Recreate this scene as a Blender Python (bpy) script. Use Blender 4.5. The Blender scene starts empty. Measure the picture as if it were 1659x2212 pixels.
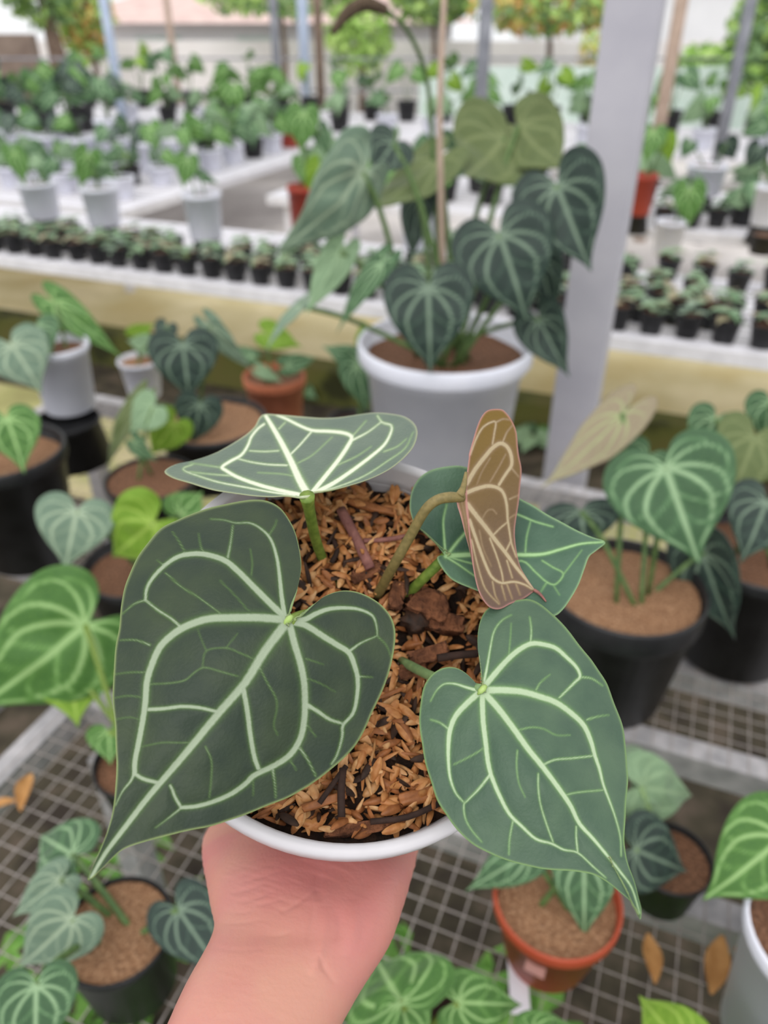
import bpy, bmesh, math, random
import numpy as np
from mathutils import Vector, Matrix, noise

# ------------------------------------------------------------------ camera, world, light
random.seed(7); RNG = np.random.default_rng(7)
SC = bpy.context.scene; COL = SC.collection
W, H, FPX = 1659.0, 2212.0, 1660.0
PITCH = math.radians(33.0)
CAM = Vector((0, 0, 1.45))
AX_R = Vector((1, 0, 0)); AX_F = Vector((0, math.cos(PITCH), -math.sin(PITCH))); AX_U = Vector((0, math.sin(PITCH), math.cos(PITCH)))
cd = bpy.data.cameras.new('camera'); co = bpy.data.objects.new('camera', cd); COL.objects.link(co)
co.location = CAM; co.rotation_euler = (math.pi/2 - PITCH, 0, 0)
cd.sensor_fit = 'VERTICAL'; cd.sensor_height = 36.0; cd.lens = FPX/H*36.0
cd.clip_start = 0.02; cd.clip_end = 200
cd.dof.use_dof = True; cd.dof.focus_distance = 0.262; cd.dof.aperture_fstop = 8.2
SC.camera = co
wd = bpy.data.worlds.new('sky'); SC.world = wd; wd.use_nodes = True
bg = wd.node_tree.nodes['Background']; bg.inputs[0].default_value = (0.97, 0.98, 1.0, 1); bg.inputs[1].default_value = 1.0
sl = bpy.data.lights.new('sun', 'SUN'); so = bpy.data.objects.new('sun', sl); COL.objects.link(so)
sl.energy = 1.35; sl.angle = math.radians(55); sl.color = (1, 0.97, 0.92); so.rotation_euler = (math.radians(34), math.radians(-12), 0)
vs = SC.view_settings; vs.view_transform = 'Standard'; vs.look = 'None'; vs.gamma = 1; vs.exposure = 0.18; vs.use_curve_mapping = False

# ------------------------------------------------------------------ helpers
def ray(px, py):
    return AX_F + AX_R*((px-829.5)/FPX) + AX_U*((1106-py)/FPX)
def CS(px, py, d): return CAM + ray(px, py)*d
def PZ(px, py, z):
    r = ray(px, py); return CAM + r*((z-CAM.z)/r.z)
def PY(px, py, y):
    r = ray(px, py); return CAM + r*(y/r.y)
def srgb(*c):
    f = lambda v: (v/255/12.92) if v/255 <= .04045 else ((v/255+.055)/1.055)**2.4
    return tuple(f(v) for v in c)
def tag(o, label=None, cat=None, group=None, kind=None):
    if label: o['label'] = label
    if cat: o['category'] = cat
    if group: o['group'] = group
    if kind: o['kind'] = kind
    return o
def empty(name, loc=(0, 0, 0)):
    o = bpy.data.objects.new(name, None); o.location = loc; o.empty_display_size = .05; COL.objects.link(o); return o
def link(name, me, mat=None, parent=None, loc=None, rot=None, scale=None, mw=None):
    o = bpy.data.objects.new(name, me); COL.objects.link(o)
    if mat is not None:
        if not me.materials: me.materials.append(None)
        o.material_slots[0].link = 'OBJECT'; o.material_slots[0].material = mat
    if mw is not None: o.matrix_world = mw
    if loc is not None: o.location = loc
    if rot is not None: o.rotation_euler = rot
    if scale is not None: o.scale = scale
    if parent is not None:
        o.parent = parent; o.matrix_parent_inverse = Matrix.Translation(-Vector(parent.location)) if parent.parent is None else (Matrix.Translation(-Vector(parent.parent.location))).copy()
        if parent.parent is not None: o.matrix_parent_inverse = world_mat(parent).inverted()
        else: o.matrix_parent_inverse = world_mat(parent).inverted()
    return o
def world_mat(o):
    m = o.matrix_basis.copy()
    if o.parent is not None: m = world_mat(o.parent) @ o.matrix_parent_inverse @ m
    return m
def mesh(name, verts, faces, smooth=True):
    me = bpy.data.meshes.new(name)
    me.from_pydata([tuple(v) for v in verts], [], [tuple(int(i) for i in f) for f in faces])
    if smooth: me.polygons.foreach_set('use_smooth', [True]*len(me.polygons))
    me.update(); return me
def crom(P, n=6, closed=False):
    P = np.asarray(P, float); N = len(P)
    if N == 2 and not closed:
        t = np.linspace(0, 1, n+1)[:, None]; return P[0]*(1-t)+P[1]*t
    out = []
    for i in range(N if closed else N-1):
        p0 = P[(i-1) % N] if (closed or i > 0) else 2*P[0]-P[1]
        p1 = P[i]; p2 = P[(i+1) % N]
        p3 = P[(i+2) % N] if (closed or i+2 < N) else 2*P[-1]-P[-2]
        for k in range(n):
            t = k/n
            out.append(.5*((2*p1)+(-p0+p2)*t+(2*p0-5*p1+4*p2-p3)*t*t+(-p0+3*p1-3*p2+p3)*t**3))
    if not closed: out.append(P[-1])
    return np.array(out)
def tube_data(pts, rad, seg=8, cap=True):
    pts = [Vector(p) for p in pts]; n = len(pts)
    if not hasattr(rad, '__len__'): rad = [rad]*n
    V, F = [], []; up = None
    for i, p in enumerate(pts):
        t = (pts[min(i+1, n-1)]-pts[max(i-1, 0)]).normalized()
        if up is None: up = t.orthogonal().normalized()
        up = (up - t*up.dot(t)).normalized(); s = t.cross(up)
        for k in range(seg):
            a = 2*math.pi*k/seg; V.append(p+(up*math.cos(a)+s*math.sin(a))*rad[i])
    for i in range(n-1):
        for k in range(seg):
            a, b = i*seg+k, i*seg+(k+1) % seg; F.append((a, b, b+seg, a+seg))
    if cap:
        F.append(tuple(range(seg))[::-1]); F.append(tuple(range((n-1)*seg, n*seg)))
    return V, F
def tube(name, pts, rad, mat, parent=None, seg=8, n=5):
    P = crom([tuple(p) for p in pts], n)
    if hasattr(rad, '__len__'):
        rad = np.interp(np.linspace(0, 1, len(P)), np.linspace(0, 1, len(rad)), rad)
    V, F = tube_data(P, rad, seg); return link(name, mesh(name, V, F), mat, parent)
def lathe_mesh(name, prof, seg=40, jitter=0):
    V, F = [], []; n = len(prof)
    for r, z in prof:
        for k in range(seg):
            a = 2*math.pi*k/seg; V.append((r*math.cos(a), r*math.sin(a), z))
    for i in range(n-1):
        for k in range(seg):
            a, b = i*seg+k, i*seg+(k+1) % seg; F.append((a, b, b+seg, a+seg))
    F.append(tuple(range(seg))[::-1])
    if prof[-1][0] < 1e-4: pass
    else: F.append(tuple(range((n-1)*seg, n*seg)))
    return mesh(name, V, F)
def box_mesh(name, x0, x1, y0, y1, z0, z1, bev=0):
    bm = bmesh.new(); bmesh.ops.create_cube(bm, size=1)
    for v in bm.verts: v.co = Vector(((x0+x1)/2+v.co.x*(x1-x0), (y0+y1)/2+v.co.y*(y1-y0), (z0+z1)/2+v.co.z*(z1-z0)))
    if bev: bmesh.ops.bevel(bm, geom=bm.edges[:], offset=bev, segments=2, affect='EDGES', profile=.5)
    me = bpy.data.meshes.new(name); bm.to_mesh(me); bm.free(); return me

# ------------------------------------------------------------------ materials
MATS = {}
def new_mat(name):
    m = bpy.data.materials.new(name); m.use_nodes = True; nt = m.node_tree
    return m, nt, nt.nodes['Principled BSDF']
def N(nt, t, **kw):
    n = nt.nodes.new(t)
    for k, v in kw.items(): setattr(n, k, v)
    return n
def noise_mat(name, c1, c2, scale=20, rough=.6, bump=0., detail=4, c3=None, spec=.4, sss=0, trans=0, lo=.35, hi=.65):
    m, nt, b = new_mat(name); L = nt.links.new
    tc = N(nt, 'ShaderNodeTexCoord'); nz = N(nt, 'ShaderNodeTexNoise'); nz.inputs['Scale'].default_value = scale; nz.inputs['Detail'].default_value = detail
    L(tc.outputs['Object'], nz.inputs['Vector'])
    cr = N(nt, 'ShaderNodeValToRGB'); cr.color_ramp.elements[0].position = lo; cr.color_ramp.elements[1].position = hi
    cr.color_ramp.elements[0].color = (*c1, 1); cr.color_ramp.elements[1].color = (*c2, 1)
    if c3: e = cr.color_ramp.elements.new((lo+hi)/2); e.color = (*c3, 1)
    L(nz.outputs['Fac'], cr.inputs['Fac']); L(cr.outputs['Color'], b.inputs['Base Color'])
    b.inputs['Roughness'].default_value = rough; b.inputs['Specular IOR Level'].default_value = spec
    if bump:
        bp = N(nt, 'ShaderNodeBump'); bp.inputs['Strength'].default_value = bump; bp.inputs['Distance'].default_value = .01
        L(nz.outputs['Fac'], bp.inputs['Height']); L(bp.outputs['Normal'], b.inputs['Normal'])
    if sss:
        b.inputs['Subsurface Weight'].default_value = sss; b.inputs['Subsurface Radius'].default_value = (.01, .004, .002); b.inputs['Subsurface Scale'].default_value = .3
    MATS[name] = m; return m
def leaf_mat(name, dark, halo, pale, edge=None, rough=.5, sheen=.25, dark2=None, nscale=60, trans=.12, spec=.35, bumpd=.0006, fine=900, grad=None):
    """blade colour driven by the vein attribute that sits on the leaf mesh"""
    m, nt, b = new_mat(name); L = nt.links.new
    at = N(nt, 'ShaderNodeAttribute', attribute_name='vein'); ae = N(nt, 'ShaderNodeAttribute', attribute_name='rim')
    tc = N(nt, 'ShaderNodeTexCoord')
    nz = N(nt, 'ShaderNodeTexNoise'); nz.inputs['Scale'].default_value = nscale; nz.inputs['Detail'].default_value = 5; L(tc.outputs['Object'], nz.inputs['Vector'])
    mx = N(nt, 'ShaderNodeMix', data_type='RGBA'); mx.inputs['A'].default_value = (*dark, 1); mx.inputs['B'].default_value = (*(dark2 or tuple(v*1.35 for v in dark)), 1)
    mr = N(nt, 'ShaderNodeMapRange'); mr.inputs['From Min'].default_value = .38; mr.inputs['From Max'].default_value = .68
    if grad:                                   # pigment tone plus backlit glow painted in by height, mauve to olive
        sx = N(nt, 'ShaderNodeSeparateXYZ'); L(tc.outputs['Object'], sx.inputs[0]); mr.inputs['From Min'].default_value, mr.inputs['From Max'].default_value = grad
        L(sx.outputs['Z'], mr.inputs['Value'])
    else: L(nz.outputs['Fac'], mr.inputs['Value'])
    L(mr.outputs['Result'], mx.inputs['Factor'])
    n2 = N(nt, 'ShaderNodeTexNoise'); n2.inputs['Scale'].default_value = fine; n2.inputs['Detail'].default_value = 2; L(tc.outputs['Object'], n2.inputs['Vector'])
    # vein value broken up by a fine grain
    ma = N(nt, 'ShaderNodeMath', operation='MULTIPLY_ADD'); ma.inputs[1].default_value = .35; ma.inputs[2].default_value = -.17
    L(n2.outputs['Fac'], ma.inputs[0])
    mm = N(nt, 'ShaderNodeMath', operation='MULTIPLY'); L(ma.outputs[0], mm.inputs[0]); L(at.outputs['Fac'], mm.inputs[1])
    ad = N(nt, 'ShaderNodeMath', operation='ADD', use_clamp=True); L(at.outputs['Fac'], ad.inputs[0]); L(mm.outputs[0], ad.inputs[1])
    r1 = N(nt, 'ShaderNodeMapRange', interpolation_type='SMOOTHSTEP'); r1.inputs['From Min'].default_value = .05; r1.inputs['From Max'].default_value = .45; L(ad.outputs[0], r1.inputs['Value'])
    r2 = N(nt, 'ShaderNodeMapRange', interpolation_type='SMOOTHSTEP'); r2.inputs['From Min'].default_value = .30; r2.inputs['From Max'].default_value = .80; L(ad.outputs[0], r2.inputs['Value'])
    x1 = N(nt, 'ShaderNodeMix', data_type='RGBA'); L(r1.outputs[0], x1.inputs['Factor']); L(mx.outputs['Result'], x1.inputs['A']); x1.inputs['B'].default_value = (*halo, 1)
    x2 = N(nt, 'ShaderNodeMix', data_type='RGBA'); L(r2.outputs[0], x2.inputs['Factor']); L(x1.outputs['Result'], x2.inputs['A']); x2.inputs['B'].default_value = (*pale, 1)
    x3 = N(nt, 'ShaderNodeMix', data_type='RGBA'); L(ae.outputs['Fac'], x3.inputs['Factor']); L(x2.outputs['Result'], x3.inputs['A']); x3.inputs['B'].default_value = (*(edge or halo), 1)
    L(x3.outputs['Result'], b.inputs['Base Color'])
    b.inputs['Roughness'].default_value = rough; b.inputs['Specular IOR Level'].default_value = spec
    b.inputs['Sheen Weight'].default_value = sheen; b.inputs['Sheen Roughness'].default_value = .4
    bp = N(nt, 'ShaderNodeBump'); bp.inputs['Strength'].default_value = .35; bp.inputs['Distance'].default_value = bumpd
    L(n2.outputs['Fac'], bp.inputs['Height']); L(bp.outputs['Normal'], b.inputs['Normal'])
    if trans:
        tr = N(nt, 'ShaderNodeBsdfTranslucent'); L(x3.outputs['Result'], tr.inputs['Color'])
        ms = N(nt, 'ShaderNodeMixShader'); ms.inputs[0].default_value = trans
        out = nt.nodes['Material Output']; L(b.outputs[0], ms.inputs[1]); L(tr.outputs[0], ms.inputs[2]); L(ms.outputs[0], out.inputs['Surface'])
    MATS[name] = m; return m

M = MATS
VP = srgb(176, 196, 160)
leaf_mat('velvet', srgb(47, 60, 47), srgb(72, 97, 53), srgb(154, 168, 142), srgb(146, 164, 104), dark2=srgb(59, 72, 50), rough=.5, sheen=.04, spec=.3)
leaf_mat('velvet_pale', srgb(70, 94, 75), srgb(102, 136, 86), srgb(178, 198, 162), srgb(128, 160, 96), dark2=srgb(84, 108, 84), rough=.5, sheen=.15)  # lighter base colour has this leaf's sheen painted in
leaf_mat('velvet_flat', srgb(88, 106, 90), srgb(122, 150, 100), srgb(226, 232, 206), srgb(176, 184, 140), dark2=srgb(100, 117, 98), rough=.45, sheen=.2)  # greyed base colour includes the sheen on the flat blade
leaf_mat('velvet_back', srgb(52, 82, 64), srgb(104, 142, 92), srgb(158, 194, 138), srgb(140, 172, 122), dark2=srgb(92, 122, 98), rough=.5, sheen=.1, nscale=22)
leaf_mat('bronze', srgb(122, 98, 90), srgb(158, 132, 98), srgb(206, 188, 152), srgb(214, 156, 148), dark2=srgb(140, 112, 48), rough=.42, sheen=.1, trans=.35, grad=(-.04, .018))
leaf_mat('underside', srgb(124, 146, 96), srgb(140, 160, 105), srgb(160, 178, 120), trans=.2)
leaf_mat('bg_dark', srgb(36, 52, 46), srgb(52, 74, 62), srgb(116, 136, 116), dark2=srgb(44, 62, 54), trans=.05, rough=.4)
leaf_mat('bg_mid', srgb(60, 92, 62), srgb(88, 126, 84), srgb(152, 182, 140), dark2=srgb(74, 106, 70), trans=.1)
leaf_mat('bg_green', srgb(66, 110, 48), srgb(102, 148, 72), srgb(160, 196, 128), dark2=srgb(88, 132, 58), trans=.2, rough=.35)
leaf_mat('bg_grey', srgb(104, 128, 108), srgb(128, 150, 126), srgb(166, 184, 156), dark2=srgb(118, 142, 120), trans=.1)
leaf_mat('bg_olive', srgb(92, 108, 62), srgb(106, 120, 72), srgb(126, 138, 90), dark2=srgb(104, 118, 70), trans=.15)
leaf_mat('bg_lime', srgb(118, 160, 44), srgb(140, 178, 60), srgb(170, 200, 90), dark2=srgb(140, 176, 60), trans=.3)
leaf_mat('bg_tan', srgb(150, 138, 112), srgb(160, 148, 120), srgb(168, 176, 128), dark2=srgb(166, 152, 126), trans=.2)
leaf_mat('bg_pale', srgb(128, 158, 122), srgb(146, 176, 136), srgb(160, 188, 146), dark2=srgb(142, 170, 132), trans=.25)
noise_mat('petiole_olive', srgb(112, 100, 58), srgb(132, 116, 70), 500, .5)
noise_mat('petiole_green', srgb(92, 118, 44), srgb(124, 146, 62), 300, .45)
noise_mat('petiole_bright', srgb(150, 178, 92), srgb(170, 194, 116), 300, .45)
noise_mat('petiole_pale', srgb(112, 140, 92), srgb(130, 156, 104), 300, .45)
noise_mat('petiole_dark', srgb(70, 96, 52), srgb(98, 124, 70), 100, .5)
noise_mat('white_plastic', srgb(198, 195, 199), srgb(210, 207, 211), 30, .42, spec=.4)
noise_mat('white_pot', srgb(222, 224, 236), srgb(232, 233, 244), 12, .45)
noise_mat('black_pot', srgb(26, 26, 28), srgb(38, 38, 40), 30, .42)
noise_mat('terracotta', srgb(168, 96, 66), srgb(188, 112, 80), 25, .7, bump=.1)
noise_mat('orange_pot', srgb(168, 72, 46), srgb(182, 82, 54), 15, .45)
noise_mat('red_pot', srgb(158, 58, 44), srgb(172, 68, 50), 15, .45)
noise_mat('soil_tan', srgb(136, 98, 70), srgb(200, 158, 122), 260, .9, bump=1., detail=6, c3=srgb(164, 120, 86))
noise_mat('soil_brown', srgb(100, 70, 52), srgb(162, 118, 90), 260, .9, bump=1., detail=6, c3=srgb(128, 88, 62))
noise_mat('soil_dark', srgb(26, 16, 10), srgb(60, 38, 24), 200, .9, bump=.8, detail=6)
noise_mat('galvanised', srgb(150, 148, 150), srgb(182, 178, 180), 40, .45, spec=.5)
noise_mat('bench_white', srgb(214, 212, 218), srgb(230, 228, 234), 20, .5)
noise_mat('wire', srgb(140, 131, 127), srgb(174, 165, 160), 60, .5)
noise_mat('post_paint', srgb(176, 174, 184), srgb(188, 186, 194), 8, .5)
noise_mat('pipe_grey', srgb(120, 122, 130), srgb(150, 152, 160), 10, .5)
noise_mat('pipe_blue', srgb(176, 190, 214), srgb(190, 202, 222), 10, .5)
noise_mat('bark', srgb(96, 78, 66), srgb(136, 116, 102), 18, .9, bump=.6)
noise_mat('concrete', srgb(196, 178, 128), srgb(222, 208, 168), 3, .9, bump=.2, c3=srgb(206, 192, 148))
noise_mat('far_floor', srgb(190, 184, 180), srgb(212, 206, 202), 3, .9)
noise_mat('mossy', srgb(48, 50, 22), srgb(98, 94, 48), 6, .95, bump=.5, c3=srgb(92, 94, 44))
noise_mat('ground', srgb(50, 42, 35), srgb(92, 80, 68), 12, .95, bump=.6, detail=7, c3=srgb(66, 60, 46))  # darkened base colour includes the shade under the benches
noise_mat('path', srgb(150, 146, 96), srgb(190, 178, 134), 5, .95, bump=.4, detail=6, c3=srgb(166, 164, 108))
noise_mat('husk_a', srgb(176, 112, 62), srgb(206, 148, 92), 300, .5, spec=.35)
noise_mat('husk_b', srgb(196, 138, 84), srgb(222, 176, 124), 300, .45, spec=.4)
noise_mat('husk_c', srgb(138, 84, 46), srgb(170, 108, 62), 300, .55)
noise_mat('husk_d', srgb(40, 26, 18), srgb(70, 46, 32), 300, .7)
noise_mat('bark_chip', srgb(92, 54, 34), srgb(150, 96, 64), 220, .85, bump=.8, detail=6)
noise_mat('twig_red', srgb(130, 84, 78), srgb(156, 106, 96), 200, .7, bump=.3)
noise_mat('twig_dark', srgb(40, 26, 20), srgb(62, 42, 34), 200, .8)
noise_mat('dry_leaf', srgb(166, 118, 66), srgb(196, 148, 92), 60, .8)
noise_mat('foliage', srgb(140, 184, 84), srgb(196, 222, 136), 3, .6, lo=.3, hi=.7)  # lightened base colours stand in for backlit crowns
noise_mat('weed', srgb(84, 136, 48), srgb(122, 168, 76), 30, .5)
noise_mat('foliage_dark', srgb(96, 130, 84), srgb(140, 170, 116), 3, .6)  # lightened too, backlight painted into the colour
noise_mat('foliage_orange', srgb(226, 160, 100), srgb(210, 206, 120), 3, .6)
noise_mat('wall_pale', srgb(236, 230, 230), srgb(244, 240, 240), 2, .9)  # base colour raised to carry the overexposed far brightness
noise_mat('wall_brown', srgb(112, 96, 86), srgb(136, 120, 108), 6, .9)
noise_mat('house_white', srgb(236, 236, 238), srgb(244, 244, 246), 2, .8)
noise_mat('roof_pink', srgb(206, 178, 172), srgb(222, 198, 190), 4, .8)
noise_mat('net', srgb(196, 214, 206), srgb(212, 226, 220), 4, .8)
noise_mat('tag_white', srgb(224, 222, 230), srgb(234, 232, 238), 10, .5)
noise_mat('spike', srgb(70, 58, 46), srgb(110, 92, 74), 200, .9, bump=.8)
noise_mat('stake', srgb(172, 150, 134), srgb(192, 168, 152), 20, .8)
def leaf_pair(o, top, under):
    me = o.data
    while len(me.materials) < 2: me.materials.append(None)
    for i, k in enumerate((top, under)):
        o.material_slots[i].link = 'OBJECT'; o.material_slots[i].material = M[k]

# ------------------------------------------------------------------ the setting: ground, kerb, benches
RZ = math.radians(-22)
A_ = Vector((math.cos(RZ), math.sin(RZ), 0)); B_ = Vector((-math.sin(RZ), math.cos(RZ), 0))
BZ = .6                                   # bench tops
def AB(a, b, z=0): return A_*a + B_*b + Vector((0, 0, z))
def toab(p): return (p.dot(A_), p.dot(B_))
RM = Matrix.Rotation(RZ, 4, 'Z')
def slab(name, a0, a1, b0, b1, z0, z1, mat, parent=None, bev=0):
    me = box_mesh(name, -(a1-a0)/2, (a1-a0)/2, -(b1-b0)/2, (b1-b0)/2, -(z1-z0)/2, (z1-z0)/2, bev)
    mw = Matrix.Translation(AB((a0+a1)/2, (b0+b1)/2, (z0+z1)/2)) @ RM
    return link(name, me, M[mat], parent, mw=mw)
g = link('floor', mesh('floor', [(-30, -3, 0), (30, -3, 0), (30, 40, 0), (-30, 40, 0)], [(0, 1, 2, 3)]), M['ground']); g['kind'] = 'structure'
o = slab('trim_1', -6, 6, 1.75, 2.40, -.05, .015, 'path'); o['kind'] = 'structure'
KB = 2.78
o = slab('trim_2', -8, 8, KB, KB+.12, -.05, .16, 'mossy'); o['kind'] = 'structure'
o = slab('trim_3', -8, 8, KB+.12, 3.7, -.05, .16, 'concrete'); o['kind'] = 'structure'
o = slab('trim_4', -12, 12, 3.7, 12, -.05, .16, 'far_floor'); o['kind'] = 'structure'

def bench(label, a0, a1, b0, b1, beams, z=BZ, sp=.025, wires=True, rail='galvanised', rw=.035, group=None, solid=None, zf=0, nb=None, slat=None):
    e = empty('bench', AB((a0+a1)/2, (b0+b1)/2, zf)); tag(e, label, 'bench', group)
    slab('rail', a0, a1, b1-rw, b1, z-.045, z+.002, rail, e, .003)
    slab('rail', a0, a1, b0, b0+rw, z-.045, z+.002, rail, e, .003)
    slab('rail', a0, a0+rw, b0+rw, b1-rw, z-.045, z+.002, rail, e, .003)
    slab('rail', a1-rw, a1, b0+rw, b1-rw, z-.045, z+.002, rail, e, .003)
    for b in beams: slab('cross_beam', a0+rw, a1-rw, b-.018, b+.018, z-.042, z-.006, rail, e)
    for a in (a0+.08, a1-.12):
        for b in (b0+.05, b1-.09): slab('leg', a, a+.04, b, b+.04, zf, z-.045, rail, e)
    if wires:
        r = .001
        wa = mesh('wire', *tube_data([(-(a1-a0)/2, 0, 0), ((a1-a0)/2, 0, 0)], r, 4), smooth=False)
        wb = mesh('wire', *tube_data([(0, -(b1-b0)/2, 0), (0, (b1-b0)/2, 0)], r, 4), smooth=False)
        b = b0+sp
        while b < b1-.01:
            link('wire', wa, M['wire'], e, mw=Matrix.Translation(AB((a0+a1)/2, b, z)) @ RM); b += sp
        a = a0+sp
        while a < a1-.01:
            link('wire', wb, M['wire'], e, mw=Matrix.Translation(AB(a, (b0+b1)/2, z+.0022)) @ RM); a += sp
    if slat:
        n = int((b1-b0-2*rw)/slat)
        for i in range(n):
            bb = b0+rw+(i+.5)*(b1-b0-2*rw)/n
            slab('slat', a0+rw, a1-rw, bb-slat*.36, bb+slat*.36, z-.018, z-.002, rail, e)
    return e
bench('near galvanised mesh bench below the held pot', -.745, 1.0, -.25, .605, [.2])
bench('mesh bench carrying the big white pot', -1.5, 1.35, .80, 1.46, [.99])
Z3 = Z4 = Z5 = BZ
bench('white slatted bench lined with small black pots in front', -4.2, 3.2, 2.42, 3.2, [], wires=False, rail='bench_white', slat=.06, rw=.05, zf=.0)
bench('white slatted bench at the left holding white pots of dark bushy plants', -7.6, -2.78, 3.32, 6.15, [], wires=False, rail='bench_white', slat=.08, rw=.05, zf=.16)
bench('white slatted bench of low mixed pots behind the red pot', -2.3, 4.6, 3.95, 5.0, [], wires=False, rail='bench_white', slat=.08, rw=.05, zf=.16)
bench('farthest white bench with a row of black pots', -7.5, 5.5, 6.4, 8.0, [], wires=False, rail='bench_white', slat=.1, rw=.05, zf=.16)

# white post right of the big pot
pc = PZ(1222, 985, BZ)
me = box_mesh('post', -.048, .048, -.04, .04, -BZ, 1.7, .003)
po = link('support_post', me, M['post_paint'], None, mw=Matrix.Translation((pc.x+.02, pc.y+.05, BZ)) @ RM)
tag(po, 'thick white painted steel post rising right of the big white pot', 'post')

# ------------------------------------------------------------------ leaf meshes
def seg_dist(P, poly):
    """distance from points P (n,2) to polyline, and the fraction along it"""
    best = np.full(len(P), 1e9); frac = np.zeros(len(P)); K = len(poly)-1
    for i in range(K):
        a, b = poly[i], poly[i+1]; ab = b-a; l2 = (ab**2).sum()+1e-9
        t = np.clip(((P-a)@ab)/l2, 0, 1); d = np.hypot(*(P-(a+t[:, None]*ab)).T)
        m = d < best; best[m] = d[m]; frac[m] = (i+t[m])/K
    return best, frac
def vein_field(P, veins, sub=4, relief=False):
    v = np.zeros(len(P)); rl = np.zeros(len(P))
    for pts, w0, w1 in veins:
        poly = crom(pts, sub); m = max(w0, VEIN_MIN)*(9 if relief else 5); lo = poly.min(0)-m; hi = poly.max(0)+m
        idx = np.where(((P > lo) & (P < hi)).all(1))[0]
        if not len(idx): continue
        d, f = seg_dist(P[idx], poly); w = w0+(w1-w0)*f
        amp = np.clip(.17+.062*w/VEIN_UNIT, .26, 1.0); big = np.clip(w/VEIN_UNIT/14, .15, 1); w = np.maximum(w, VEIN_MIN)
        v[idx] = np.maximum(v[idx], np.maximum(amp*np.exp(-(d/(w*1.18))**2), HALO*amp*np.exp(-(d/(w*2.3))**2)))
        if relief: rl[idx] = np.maximum(rl[idx], big*np.exp(-(d/(w*4.2))**2))
    return (v, rl) if relief else v
HALO = .36
VEIN_UNIT = 1.0; VEIN_MIN = .0
def tps(ctrl):
    c = np.array(ctrl, float); X = c[:, :2]/500; d = c[:, 2]; n = len(c)
    def U(r2): return np.where(r2 > 0, r2*np.log(r2+1e-12), 0)
    K = U(((X[:, None]-X[None])**2).sum(2))+np.eye(n)*.02
    Pm = np.c_[np.ones(n), X]; A = np.zeros((n+3, n+3)); A[:n, :n] = K; A[:n, n:] = Pm; A[n:, :n] = Pm.T
    s = np.linalg.solve(A, np.r_[d, 0, 0, 0])
    return lambda p: U((((p/500)[:, None]-X[None])**2).sum(2))@s[:n] + s[n]+(p/500)@s[n+1:]
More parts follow.
